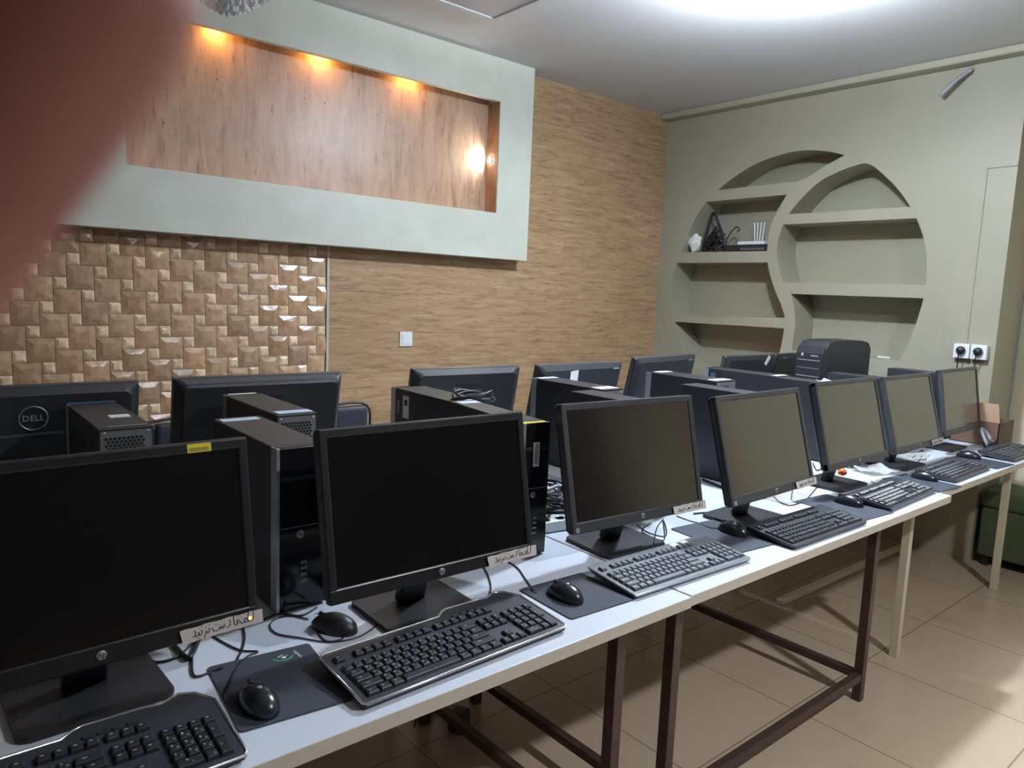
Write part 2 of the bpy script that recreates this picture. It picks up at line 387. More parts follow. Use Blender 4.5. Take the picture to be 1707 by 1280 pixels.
# door standing in the right wall nearer the viewer, seen only in the dark screens
bm = bmesh.new(); bx(bm, 5.04, 5.10, -1.75, -.85, 0, 2.1, bev=.004); dr = struct('door_1', bm, 'door')
bm = bmesh.new(); bx(bm, 5.02, 5.04, -1.60, -1.0, 1.15, 1.9, bev=.008); bx(bm, 5.02, 5.04, -1.60, -1.0, .25, 1.0, bev=.008); link_mesh('door_panel', bm, 'door', dr)
bm = bmesh.new(); tube(bm, [(5.04, -.95, 1.05), (4.99, -.95, 1.05), (4.98, -1.0, 1.05), (4.98, -1.08, 1.05)], .009); link_mesh('door_handle', bm, 'chrome', dr)
# ceiling vent
v_ = thing('ceiling_vent', 'square grey vent panel on the ceiling in front of the wooden recess', 'vent', (2.19, 2.90, ZC))
bm = bmesh.new()
bx(bm, -.30, .30, -.30, -.26, -.018, 0, .004); bx(bm, -.30, .30, .26, .30, -.018, 0, .004); bx(bm, -.30, -.26, -.26, .26, -.018, 0, .004); bx(bm, .26, .30, -.26, .26, -.018, 0, .004)
link_mesh('frame', bm, 'ceil', v_)
bm = bmesh.new(); bx(bm, -.26, .26, -.26, .26, -.012, 0)
link_mesh('cover', bm, 'ventgrey', v_)

# ------------------------------------------------------------------ lamps
def ceiling_lamp(x, y, z, r, label, m_):
    t = thing('ceiling_lamp', label, 'lamp', (x, y, ZC))
    bm = bmesh.new(); lathe(bm, [(0, 0), (.055, 0), (.055, -.015), (.025, -.03), (.020, z-ZC+r*1.2), (0, z-ZC+r*1.2)], 24); link_mesh('holder', bm, 'whiteplastic', t)
    q = z-ZC; bm = bmesh.new()      # flat opal disc facing down
    lathe(bm, [(r*1.25, q)] + [(r*1.25*math.cos(k*PI/16), q-r*.06*math.sin(k*PI/16)) for k in range(1, 9)], 32)
    link_mesh('bulb', bm, m_, t, smooth=True)
    bm = bmesh.new(); lathe(bm, [(r*1.25, q+.001), (r*1.25+.004, q+.004), (r*1.25+.004, q+.016), (r*1.15, q+.02)], 32); link_mesh('collar', bm, 'whiteplastic', t)
    bm = bmesh.new(); lathe(bm, [(r*1.2, q+.021), (r, q+.028), (r*.6, q+.031), (.022, q+.032)], 32); link_mesh('added_uplight', bm, m_+'_top', t, smooth=True)  # added glowing cap, stands in for lens bloom on the ceiling
LAMP = (2.88, 1.72, 2.705)
ceiling_lamp(*LAMP, .06, 'glaring white ceiling bulb above the monitors near the shelf wall', 'bulb')
ceiling_lamp(2.1, -.7, 2.70, .06, 'second white ceiling bulb behind the viewer, outside the photo', 'bulb2')
def spot(x, y, z, M_, m_, label, group):
    t = thing('recess_spotlight', label, 'spotlight', (x, y, z), 0, group)
    bm = bmesh.new(); lathe(bm, [(.030, 0), (.030, .006), (.020, .007), (.019, .001), (.030, 0)], 24, M=M_); link_mesh('ring', bm, 'chrome', t)
    bm = bmesh.new(); lathe(bm, [(0, .003), (.018, .003), (.018, .0), (0, 0)], 20, M=M_); link_mesh('lens', bm, m_, t)
for i, (x, wd) in enumerate(((1.24, 'leftmost'), (1.79, 'middle'), (2.33, 'rightmost'))):
    spot(x, YF+.092, zb+.069, RX(PI), 'warmspot', 'warm orange spotlight in the top of the wooden recess, %s of the three' % wd, 'warm spotlights in the recess')
spot(xb-.005, YF+.075, 2.262, RY(-PI/2), 'whitespot', 'bright white spotlight in the right side of the wooden recess', None)
ch = thing('chandelier', 'crystal chandelier hanging from the ceiling beside the blurred finger', 'chandelier', (.93, 2.70, ZC))
bm = bmesh.new(); tube(bm, [(0, 0, 0), (0, 0, -.24)], .006, k=1)
for rr, zz in ((.06, -.452), (.12, -.412), (.15, -.386)): tube(bm, [(rr*math.cos(a*PI/8), rr*math.sin(a*PI/8), zz) for a in range(16)], .003, 5, True, k=1)
for a in range(4): tube(bm, [(0, 0, -.24), (.08*math.cos(a*PI/2), .08*math.sin(a*PI/2), -.30), (.15*math.cos(a*PI/2), .15*math.sin(a*PI/2), -.386)], .003, 5)
link_mesh('frame', bm, 'chrome', ch)
bm = bmesh.new(); t_ = bmesh.new(); bmesh.ops.create_icosphere(t_, subdivisions=1, radius=.011)
for v in t_.verts: v.co.z *= 1.7
merge(bm, t_); cr0 = link_mesh('crystal_drop', bm, 'crystal', ch); first = True
for rr, zz, n in ((.002, -.500, 1), (.03, -.489, 8), (.06, -.474, 14), (.09, -.456, 19), (.12, -.434, 26), (.15, -.408, 31)):
    for i in range(n):
        a = 2*PI*(i+.3*(rr*50 % 2))/n
        o = cr0 if first else cr0.copy()
        if not first: C.objects.link(o)
        first = False; o.location = (rr*math.cos(a), rr*math.sin(a), zz); o.rotation_euler = (0, 0, a)

# ------------------------------------------------------------------ tables
def table(x0, x1, y0, y1, legx, legy, steel, label, stretch=True):
    t = thing('table', label, 'table', (x0, y0, 0), 0, 'white tables in a double row')
    L, W = x1-x0, y1-y0
    bm = bmesh.new(); bx(bm, .001, L-.001, .0012, W, DZ-.028, DZ, .0015); link_mesh('tabletop', bm, 'white_top', t)
    bm = bmesh.new(); bx(bm, 0, L, 0, .0012, DZ-.0275, DZ-.0012); bx(bm, L-.001, L, .0012, W, DZ-.0275, DZ-.0012); bx(bm, 0, .001, .0012, W, DZ-.0275, DZ-.0012)
    link_mesh('edge_band', bm, 'edge', t)
    s = .016
    for lx in legx:
        for ly in legy:
            bm = bmesh.new(); bx(bm, lx-x0-s, lx-x0+s, ly-y0-s, ly-y0+s, 0, DZ-.028, .002); link_mesh('leg', bm, steel, t)
    bm = bmesh.new(); s = .014
    for lx in legx: bx(bm, lx-x0-s, lx-x0+s, legy[0]-y0+.016, legy[1]-y0-.016, DZ-.058, DZ-.028, .002)
    for ly in legy: bx(bm, legx[0]-x0+.016, legx[1]-x0-.016, ly-y0-s, ly-y0+s, DZ-.058, DZ-.028, .002)
    link_mesh('top_rail', bm, steel, t)
    z = .095
    for lx in (legx if stretch else ()):
        bm = bmesh.new(); bx(bm, lx-x0-s, lx-x0+s, legy[0]-y0+.016, legy[1]-y0-.016, z-s, z+s, .002); link_mesh('stretcher', bm, steel, t)
    if stretch:
        bm = bmesh.new(); bx(bm, legx[0]-x0+.016, legx[1]-x0-.016, legy[0]-y0-s, legy[0]-y0+s, z-s, z+s, .002); link_mesh('stretcher', bm, steel, t)
    return t
table(-.24, 1.440, .993, 1.930, (.14, 1.29), (1.09, 1.90), 'brown_steel', 'white-topped table with dark steel legs, nearest the viewer at the left')
table(1.446, 3.107, .998, 1.930, (1.505, 2.66), (1.085, 1.90), 'brown_steel', 'white-topped table with dark steel legs, in the middle of the front row')
table(3.113, 4.700, 1.040, 1.930, (3.135, 4.35), (1.15, 1.90), 'cream_steel', 'white-topped table with cream steel legs, at the right end of the front row', False)
table(-.24, 1.440, 1.937, 2.78, (.14, 1.29), (2.12, 2.70), 'brown_steel', 'rear table under the back-row monitors nearest the relief tiles')
table(1.446, 3.107, 1.937, 2.78, (1.555, 2.70), (2.12, 2.70), 'brown_steel', 'rear table under the back-row monitors with small white stickers')
table(3.113, 4.700, 1.937, 2.78, (3.135, 4.50), (2.12, 2.70), 'cream_steel', 'rear table carrying the bulky tower computer by the shelf wall')

# ------------------------------------------------------------------ handwriting on the tape
WR = [  # strokes of the note, right to left, in a 10 x 2 box
 [(9.9, 1.7), (9.75, .9), (9.7, .15), (9.3, 0), (9.0, .05), (8.7, .5), (8.35, .45), (8.45, .05), (9.0, .02)], [(9.05, 1.6), (8.95, .7), (8.95, .05)],
 [(8.45, .05), (7.9, .0), (7.6, .35), (7.35, .6), (7.15, .35), (7.4, .1), (7.3, 0), (6.9, .0), (6.75, .6), (6.75, 1.5)],
 [(6.1, .95), (6.2, .5), (6.05, .08), (5.6, .0)],
 [(5.35, .55), (5.25, .1), (5.05, .1), (5.0, .45), (4.9, .1), (4.7, .1), (4.65, .45), (4.5, .05), (4.0, -.05), (3.6, .1), (3.5, .5)],
 [(3.05, .6), (3.0, .05), (2.75, .05), (2.55, .3), (2.45, -.1), (2.2, -.5)],
 [(1.95, .65), (1.9, .05), (1.6, .0), (1.5, .45), (1.4, .02), (1.0, .02), (1.05, .5), (.85, .8)], [(.95, .05), (.5, .0)]]
DOTS = [(7.35, 1.0), (4.25, .75), (3.95, .75), (3.1, 1.05), (2.55, .8), (1.95, 1.1), (1.5, -.4), (1.2, -.4)]
def tape_parts(parent, M_, L=.145, H=.024, bend=.0):
    """strip of tape lying on the bezel in the panel's x-z plane, its writing a sub-part"""
    bm = bmesh.new(); n = 14
    def y_(t): return -.0012 - bend*max(0, (.35-t))**2 - .0006*math.sin(t*9)
    top = [bm.verts.new((t/n*L, y_(t/n), H+.0008*math.sin(t*1.7))) for t in range(n+1)]
    bot = [bm.verts.new((t/n*L+(.004 if t == 0 else 0), y_(t/n), .0006*math.sin(t*2.3))) for t in range(n+1)]
    tb = [bm.verts.new(v.co+Vector((0, .0007, 0))) for v in top]; bb = [bm.verts.new(v.co+Vector((0, .0007, 0))) for v in bot]
    for i in range(n):
        bm.faces.new([top[i], top[i+1], bot[i+1], bot[i]]); bm.faces.new([tb[i], bb[i], bb[i+1], tb[i+1]])
        bm.faces.new([top[i], tb[i], tb[i+1], top[i+1]]); bm.faces.new([bot[i], bot[i+1], bb[i+1], bb[i]])
    bm.faces.new([top[0], bot[0], bb[0], tb[0]]); bm.faces.new([top[n], tb[n], bb[n], bot[n]])
    tp = link_mesh('tape_note', bm, 'tape', parent, M_); tp['label'] = 'strip of cream tape with black handwriting'
    bm = bmesh.new(); s = L*.80/10; ox, oz = L*.10, H*.33
    def P(p): return (ox+p[0]*s, y_((ox+p[0]*s)/L)-.0004, oz+p[1]*s*1.1)
    for st in WR: tube(bm, [P(p) for p in st], .00075, 5, k=3)
    for d in DOTS:
        q = P(d); tube(bm, [(q[0]-.0005, q[1], q[2]), (q[0]+.0007, q[1], q[2]+.0003)], .0007, 5, k=1)
    link_mesh('handwriting', bm, 'ink', tp, M_)

# ------------------------------------------------------------------ monitors
def hp_logo(parent, M_, r=.0075):
    bm = bmesh.new(); lathe(bm, [(0, .0002), (r, .0002), (r, .0006), (r*.86, .0010), (0, .0010)], 24, M=RX(PI/2))
    o = link_mesh('logo', bm, 'silver', parent, M_); o['label'] = 'small round silver emblem'
    t = text_bm('hp', r*1.75, .0002, .25, T(0, -.0012, 0) @ RX(PI/2)); link_mesh('emblem_letters', t, 'dark', o, M_)
def monitor(x, y, zb_, w_, h_, yaw, tilt, label, group, tape=False, logo=True, yellow=False, sticker=False, back=False, led=False, dell=False, vent=False, note=None, stick=None, slot=False, base_y=None, btop=.019, bbot=.030, dark=False, name='monitor'):
    """x, y, zb_: middle of the panel's bottom edge at its glass; the root stands on the table"""
    rz = yaw + (PI if back else 0)
    fwd = Vector((-math.sin(rz), math.cos(rz), 0))      # away from the glass
    off = base_y if base_y is not None else .095
    root = thing(name, label, 'monitor', (x+fwd.x*off, y+fwd.y*off, DZ), rz, group)
    P_ = T(0, -off, zb_-DZ) @ RX(-tilt)                    # panel frame: x width, z up, -y towards the viewer of the screen
    W = w_/2
    bm = bmesh.new()      # front frame
    for a in ((-W, W, 0, bbot), (-W, W, h_-btop, h_)): bx(bm, a[0], a[1], 0, .022, a[2], a[3], .0035)
    for a in ((-W, -W+.018), (W-.018, W)): bx(bm, a[0], a[1], .0002, .0218, .001, h_-.001, .0035)
    link_mesh('bezel', bm, 'bezel_dimmed' if dark else 'bezel', root, P_)  # dark picks the copies with dimmer light put into their colour
    bm = bmesh.new(); bx(bm, -W+.014, W-.014, .004, .012, bbot-.004, h_-btop+.004); link_mesh('screen', bm, 'screen_dimmed' if dark else 'screen', root, P_)
    bm = bmesh.new()      # rear shell, stepped and tapered
    d1 = .045 if not vent else .06
    def ring(sx, z0, z1, y_, r): return [Vector((p[0], y_, p[1])) for p in rrect(-sx, sx, z0, z1, r, 4)]
    rs = [ring(W-.001, .001, h_-.001, .018, .006), ring(W-.002, .003, h_-.002, .030, .010), ring(W-.018, .018, h_-.014, d1-.006, .02), ring(W-.026, .026, h_-.022, d1, .02)]
    R_ = [[bm.verts.new(v) for v in r] for r in rs]
    for A, B in zip(R_, R_[1:]):
        for j in range(len(A)): bm.faces.new([A[j], A[(j+1) % len(A)], B[(j+1) % len(A)], B[j]])
    bm.faces.new(R_[-1]); bm.faces.new(R_[0][::-1])
    bx(bm, -.11, .11, d1-.001, d1+.012, .05, h_*.62, .006)
    sh = link_mesh('rear_shell', bm, 'shell', root, P_)
    if back:
        if vent:
            bm = bmesh.new(); n = 70
            for i in range(n):
                xx = -W+.03+(w_-.06)*i/(n-1); s = bmesh.new(); bx(s, -.0016, .0016, -.0125, .0125, 0, .0014); s.transform(T(xx, .042, h_-.0078) @ RX(-.46) @ RZ(.5)); merge(bm, s)
            link_mesh('vent_grille', bm, 'grey', sh, P_)
        if slot:
            bm = bmesh.new(); bx(bm, -.062, .062, d1-.001, d1+.002, h_-.088, h_-.058, .0006); link_mesh('grip_slot', bm, 'dark', sh, P_)
            bm = bmesh.new(); bx(bm, -.064, .064, d1, d1+.004, h_-.092, h_-.088, .001); link_mesh('grip_lip', bm, 'bezel', sh, P_)
        if dell:
            bm = bmesh.new(); Q = T(dell[0], d1+.0009, dell[1])
            tube(bm, [(.034*math.cos(a*PI/16), 0, .034*math.sin(a*PI/16)) for a in range(32)], .0025, 6, True, k=1); bm.transform(Q)
            lo = link_mesh('logo_ring', bm, 'grey', sh, P_); lo['label'] = 'grey round logo on the back'
            t = text_bm('DELL', .024, .0008, 0, RZ(PI) @ RX(PI/2) @ T(0, 0, 0)); t.transform(Q @ T(0, .001, 0)); link_mesh('logo_letters', t, 'silver', lo, P_)
        if note:
            nx, nz, nw, nh, ang = note; bm = bmesh.new(); bx(bm, -nw/2, nw/2, 0, .0006, -nh/2, nh/2); bm.transform(T(nx, (d1 if abs(nx) < W-.03 else .03)+.001, nz) @ RY(ang)); link_mesh('paper_note', bm, 'paper', root, P_)
        if stick:
            nx, nz = stick; bm = bmesh.new(); bx(bm, -.019, .019, 0, .0006, -.011, .011); bm.transform(T(nx, d1-.002, nz) @ RX(-.25)); s_ = link_mesh('sticker', bm, 'bluepaper', root, P_)
            bm = bmesh.new()
            for i in range(8): bx(bm, -.014+i*.0036, -.0125+i*.0036, .0006, .0009, -.004, .006)
            bm.transform(T(nx, d1-.002, nz) @ RX(-.25)); link_mesh('barcode', bm, 'ink', s_, P_)
    # stand
    bm = bmesh.new(); A = P_ @ Vector((0, .050, .12)); B = Vector((0, .035, .012))
    bx(bm, -.035, .035, -.012, .012, 0, (A-B).length, .005)
    q = (A-B).to_track_quat('Z', 'X').to_matrix().to_4x4()
    # keep the plate's width along x
    zax = (A-B).normalized(); xax = Vector((1, 0, 0)); yax = zax.cross(xax)
    Mx = Matrix((xax, yax, zax)).transposed().to_4x4(); Mx.translation = B
    bm.transform(Mx); link_mesh('stand_neck', bm, 'plastic', root)
    bm = bmesh.new(); prism(bm, rrect(-.115, .115, -.085, .105, .016), 'z', 0, .011, bev=.003); link_mesh('stand_base', bm, 'plastic', root)
    if not back and logo: hp_logo(root, P_ @ T(0, -.0004, bbot*.5))
    if tape: tape_parts(root, P_ @ T(W-.138, -.0006, .0-.001) @ RY(-.01), bend=.03)
    if yellow:
        bm = bmesh.new(); bx(bm, -.020, .020, -.0007, 0, -.0075, .0075); Q = P_ @ T(W-.085, -.0002, h_-.0105); s_ = link_mesh('sticker', bm, 'yellow', root, Q); s_['label'] = 'yellow barcode sticker'
        bm = bmesh.new()
        for i in range(12): bx(bm, -.017+i*.0028, -.0158+i*.0028, -.001, -.0007, -.006, .001)
        link_mesh('barcode', bm, 'ink', s_, Q)
    if sticker:
        bm = bmesh.new(); bx(bm, -.006, .006, -.0006, 0, -.006, .006); link_mesh('sticker', bm, 'silver', root, P_ @ T(-W+.016, -.0002, .011))
    if led:
        bm = bmesh.new(); bmesh.ops.create_uvsphere(bm, u_segments=10, v_segments=8, radius=.0028); link_mesh('power_light', bm, 'led', root, P_ @ T(W-.017, -.0022, .013))
    return root
G1 = 'front-row monitors facing the viewer'
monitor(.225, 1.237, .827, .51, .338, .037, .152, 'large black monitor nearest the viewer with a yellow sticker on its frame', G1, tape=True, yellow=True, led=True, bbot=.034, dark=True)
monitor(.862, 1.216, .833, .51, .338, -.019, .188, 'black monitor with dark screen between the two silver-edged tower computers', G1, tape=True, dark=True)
monitor(1.564, 1.254, .826, .51, .341, -.077, .23, 'black monitor with a brownish reflection behind the silver-grey keyboard', G1, tape=True, sticker=True)
monitor(2.131, 1.179, .834, .51, .335, .022, .272, 'black monitor, fourth from the left in the front row', G1, tape=True, sticker=True)
monitor(2.855, 1.244, .834, .51, .335, 0, .256, 'black monitor with an orange scrap on its stand base', G1, sticker=False)
monitor(3.486, 1.263, .826, .51, .335, .004, .271, 'pale-looking monitor, second from the right in the front row', G1, tape=True)
monitor(4.172, 1.316, .827, .51, .330, .012, .164, 'black monitor at the right end of the front row by the wall sockets', G1)
G2 = 'back-row monitors seen from behind'
kb = dict(back=True, logo=False, base_y=.0)
monitor(.268, 2.46, .80, .57, .337, .01, .17, 'monitor seen from behind with a round grey logo, behind the nearest screen', G2, dell=(-.012, .250), **kb)
monitor(.945, 2.49, .80, .565, .337, -.04, .18, 'wide rear-facing monitor with a slotted vent along its top edge', G2, vent=True, slot=True, **kb)
monitor(1.795, 2.47, .80, .52, .337, -.06, .18, 'rear-facing monitor with a dark grip slot in front of the wood wall', G2, slot=True, **kb)
monitor(2.43, 2.46, .80, .56, .337, .02, .20, 'rear-facing monitor with a square paper note stuck near its top', G2, note=(.06, .285, .05, .055, .12), stick=(-.225, .305), **kb)
monitor(3.08, 2.49, .805, .60, .350, .13, .20, 'rear-facing monitor with a curled paper on its right corner', G2, note=(-.272, .300, .014, .055, .7), stick=(-.225, .318), **kb)
monitor(3.89, 2.48, .80, .50, .337, -.03, .18, 'rear-facing monitor with a folded white paper, in front of the curved shelves', G2, note=(-.15, .31, .03, .06, -.5), **kb)
monitor(4.42, 2.49, .80, .46, .337, -.02, .18, 'rear-facing monitor mostly hidden behind the bulky tower computer', G2, stick=(.15, .31), **kb)

# ------------------------------------------------------------------ slim tower computers
def tower(x, y0, L, zt, wd, yaw, label, group, face='front', labels=(), extra=None):
    """x: left edge of the near face; near face at y0"""
    t = thing('computer_tower', label, 'computer', (x+wd/2, y0, DZ), yaw, group)
    H = zt-DZ; W = wd/2
    if face == 'front': yb0, yb1 = .03, L
    else: yb0, yb1 = 0, L-.03
    bm = bmesh.new(); bx(bm, -W, W, yb0, yb1, .006, H, .0025); link_mesh('case', bm, 'case', t)
    bm = bmesh.new()
    for sx in (-1, 1):
        for yy in (.06, L-.06): bx(bm, sx*W*.6-.012, sx*W*.6+.012, yy-.012, yy+.012, 0, .0065, .002)
    link_mesh('rubber_feet', bm, 'plastic', t)
    ya, yb_ = (0, .03) if face == 'front' else (L-.03, L)
    s = 1 if face == 'front' else -1
    bm = bmesh.new(); bx(bm, -W, W, ya, yb_, .004, H+.001, .004); fp = link_mesh('front_panel', bm, 'gloss', t)
    yf = 0 if face == 'front' else L
    def fb(bm_, x0, x1, z0, z1, d0=.0, d1=.0012, bev=0):
        a, b2 = (yf-s*d1, yf-s*d0); bx(bm_, x0, x1, min(a, b2), max(a, b2), z0, z1, bev)
    bm = bmesh.new(); fb(bm, -W-.0006, -W+.006, .004, H, -.030, .0016, .0006); so = link_mesh('silver_trim', bm, 'silver', fp)
    bm = bmesh.new(); fb(bm, -W+.008, W-.002, H*.515, H*.521); link_mesh('panel_seam', bm, 'grey', fp)
    bm = bmesh.new(); fb(bm, -W+.010, W-.008, H*.80, H*.825, 0, .0014, .0004); link_mesh('disc_drive', bm, 'plastic', fp)
    if face == 'front':
        hp_logo(fp, T(-.006, -.0004, H*.47), .0085)
        bm = bmesh.new()
        for i in range(4): fb(bm, -.004+0, .010, H*.17+i*.014, H*.17+i*.014+.006, 0, .001)
        link_mesh('usb_ports', bm, 'grey', fp)
    else:
        # rear of the case: fan grille, supply plate, port block, screws
        bm = bmesh.new(); bx(bm, -W+.004, W-.004, -.0012, 0, .012, H-.008); rp_ = link_mesh('rear_plate', bm, 'grey', t)
        bm = bmesh.new(); r = .0042
        for i in range(13):
            for j in range(9):
                cx = -W+.016+j*.0095+(i % 2)*.0047; cz = H-.026-i*.0082
                if cx > W-.010: continue
                lathe(bm, [(0, .0004), (r, .0004), (r, 0)], 6, M=T(cx, -.0015, cz) @ RX(PI/2), smooth=False)
        link_mesh('fan_grille', bm, 'dark', rp_)
        bm = bmesh.new()
        for i in range(5): bx(bm, -W+.012, -W+.030, -.0030, -.0012, .05+i*.024, .064+i*.024, .0008)
        link_mesh('ports', bm, 'silver', rp_)
        bm = bmesh.new()
        for i in range(4): bx(bm, W-.032, W-.010, -.0022, -.0012, .03+i*.022, .044+i*.022, .0005)
        link_mesh('slot_covers', bm, 'case', rp_)
        bm = bmesh.new()
        for cx in (-W+.012, W-.012): lathe(bm, [(0, .002), (.003, .0018), (.0034, 0)], 8, M=T(cx, -.0012, H-.012) @ RX(PI/2))
        link_mesh('screws', bm, 'chrome', rp_)
    for (lx0, lx1, ly0, ly1, m_, nm) in labels:
        bm = bmesh.new(); bx(bm, lx0*wd-W, lx1*wd-W, ly0*L, ly1*L, H+.0001+(0 if .05 < ly0 and ly1 < .95 else .001), H+.0017)
        o = link_mesh(nm, bm, m_, t)
    if extra: extra(t, W, L, H)
    return t
GF = 'slim tower computers between the front-row monitors'
GB = 'slim tower computers on the rear tables'
tower(.598, 1.455, .40, 1.095, .117, 0, 'slim black tower with silver edge between the two nearest monitors', GF, labels=[(.05, .85, .86, .94, 'bluepaper', 'paper_label')])
def t2(t, W, L, H):
    bm = bmesh.new(); bx(bm, -.011, .009, -.0016, -.0001, H*.68, H*.86, .0004); o = link_mesh('serial_label', bm, 'paper', t); o['label'] = 'upright white serial label'
    bm = bmesh.new()
    for i in range(9): bx(bm, -.006, .004, -.0019, -.0016, H*.70+i*.006, H*.70+i*.006+.0025)
    link_mesh('label_print', bm, 'ink', o)
tower(1.253, 1.415, .42, 1.098, .088, -.12, 'slim black tower with an upright white label on its front', GF, labels=[(.02, .85, .0, .045, 'yellow', 'sticker'), (.1, .9, .84, .93, 'bluepaper', 'paper_label')], extra=t2)
tower(1.86, 1.46, .40, 1.095, .11, 0, 'slim black tower behind the monitor with brownish reflection', GF)
tower(2.465, 1.44, .39, 1.095, .11, 0, 'slim black tower between the fourth and fifth front monitors', GF)
tower(3.20, 1.44, .39, 1.092, .11, 0, 'slim black tower with crumpled white papers lying on top', GF)
tower(3.72, 1.46, .38, 1.095, .11, 0, 'slim black tower just behind the two rightmost front monitors', GF)
tower(4.42, 1.50, .33, 1.095, .11, 0, 'slim black tower close to the shelf wall at the right end', GF)
LB = [(.05, .9, .015, .075, 'bluepaper', 'paper_label')]
tower(.352, 1.905, .42, 1.082, .120, 0, 'slim tower seen from behind with a blue strip across its far end', GB, 'back', [(.0, 1, .93, 1.0, 'case_blue', 'blue_strip'), (.45, .85, .33, .42, 'paper', 'paper_label'), (.2, .9, .01, .05, 'grey', 'rear_lip')])
tower(.770, 1.875, .42, 1.088, .115, 0, 'slim tower seen from behind with honeycomb vent, left of the leather chair', GB, 'back', [(.1, .85, .94, .98, 'paper', 'paper_label'), (.08, .95, .02, .12, 'bluepaper', 'paper_label')])
def t3(t, W, L, H):
    bm = bmesh.new(); bx(bm, -W-.0012, -W-.0001, L-.125, L-.085, H-.10, H-.02); o = link_mesh('warning_sticker', bm, 'paper', t)
    bm = bmesh.new(); bx(bm, -W-.0015, -W-.0012, L-.115, L-.095, H-.055, H-.035); link_mesh('printed_symbol', bm, 'ink', o)
    bm = bmesh.new(); bx(bm, -W-.0010, -W-.0001, L-.06, L-.045, H-.09, H-.04); link_mesh('side_latch', bm, 'grey', t)
tower(1.372, 1.905, .40, 1.080, .125, -.02, 'slim tower seen from behind with white stickers on its side, before the wood wall', GB, 'back', [(.1, .9, .02, .10, 'bluepaper', 'paper_label')], t3)
tower(2.075, 1.905, .41, 1.082, .120, 0, 'slim tower seen from behind under the paper note monitor', GB, 'back', [(.05, .9, .03, .16, 'paper', 'paper_label'), (.1, .95, .88, .97, 'bluepaper', 'paper_label')])
tower(2.79, 1.88, .40, 1.085, .150, 0, 'broader tower seen from behind with a bright edge highlight', GB, 'back', [(.05, .9, .03, .14, 'paper', 'paper_label'), (.2, .9, .86, .96, 'bluepaper', 'paper_label')])
def t4(t, W, L, H):
    bm = bmesh.new(); bx(bm, -W-.0012, -W-.0001, L-.075, L-.045, H-.045, H-.022); o = link_mesh('blue_sticker', bm, 'case_blue', t)
tower(3.30, 1.88, .43, 1.085, .130, 0, 'slim tower seen from behind with a small blue sticker on its side', GB, 'back', [(.1, .9, .03, .10, 'paper', 'paper_label')], t4)

# bulky midi tower at the back right
t = thing('desktop_tower', 'bulky black midi tower with silver drive bay lines by the curved shelves', 'computer', (3.95, 1.975, DZ), -.095)
bm = bmesh.new(); prism(bm, [(0, .008), (.46, .008), (.46, .47), (.43, .505), (.36, .517), (.10, .517), (.035, .507), (0, .47)], 'y', 0, .172, bev=.003); link_mesh('case', bm, 'case', t)
bm = bmesh.new(); prism(bm, [(-.022, .02), (0, .012), (0, .475), (-.006, .48), (-.022, .44)], 'y', .003, .169, bev=.002); fp = link_mesh('front_panel', bm, 'plastic', t)
for i in range(4):
    bm = bmesh.new(); z = .40-i*.045; bx(bm, -.0245, -.0215, .016, .156, z, z+.004, .0008); link_mesh('drive_bay', bm, 'silver' if i in (0, 2) else 'grey', fp)
bm = bmesh.new(); bx(bm, -.0245, -.0215, .03, .075, .455-.03, .462-.03, .001); lathe(bm, [(0, .003), (.008, .002), (.009, 0)], 14, M=T(-.022, .13, .43) @ RY(-PI/2)); link_mesh('power_button', bm, 'silver', fp)
bm = bmesh.new(); bx(bm, .06, .40, -.0025, 0, .05, .46, .002); link_mesh('side_panel', bm, 'case', t)
bm = bmesh.new()
for xx in (.05, .41):
    for yy in (.03, .14): bx(bm, xx-.015, xx+.015, yy-.012, yy+.012, 0, .008, .002)
link_mesh('rubber_feet', bm, 'plastic', t)

# ------------------------------------------------------------------ keyboards
U = .0190
ROWS = []
def _r(row, lst): ROWS.extend([(row, x_, w_, h_, c_) for x_, w_, h_, c_ in lst])
_r(5, [(0, 1, 1, '')] + [(2+i, 1, 1, '') for i in range(4)] + [(6.5+i, 1, 1, '') for i in range(4)] + [(11+i, 1, 1, '') for i in range(4)] + [(15.3+i, 1, 1, '') for i in range(3)])
_r(4, [(i, 1, 1, c) for i, c in enumerate('`1234567890-=')] + [(13, 2, 1, '')] + [(15.3+i, 1, 1, '') for i in range(3)] + [(18.6+i, 1, 1, '') for i in range(4)])
_r(3, [(0, 1.5, 1, '')] + [(1.5+i, 1, 1, c) for i, c in enumerate('QWERTYUIOP[]')] + [(13.5, 1.5, 1, '')] + [(15.3+i, 1, 1, '') for i in range(3)] + [(18.6+i, 1, 1, '789'[i]) for i in range(3)] + [(21.6, 1, -2, '')])
_r(2, [(0, 1.75, 1, '')] + [(1.75+i, 1, 1, c) for i, c in enumerate("ASDFGHJKL;'")] + [(12.75, 2.25, 1, '')] + [(18.6+i, 1, 1, '456'[i]) for i in range(3)])
_r(1, [(0, 2.25, 1, '')] + [(2.25+i, 1, 1, c) for i, c in enumerate('ZXCVBNM,./')] + [(12.25, 2.75, 1, '')] + [(16.3, 1, 1, '')] + [(18.6+i, 1, 1, '123'[i]) for i in range(3)] + [(21.6, 1, -2, '')])
_r(0, [(0, 1.25, 1, ''), (1.25, 1.25, 1, ''), (2.5, 1.25, 1, ''), (3.75, 6.25, 1, ''), (10, 1.25, 1, ''), (11.25, 1.25, 1, ''), (12.5, 1.25, 1, ''), (13.75, 1.25, 1, '')] + [(15.3+i, 1, 1, '') for i in range(3)] + [(18.6, 2, 1, '0'), (20.6, 1, 1, '.')])
KM = {}
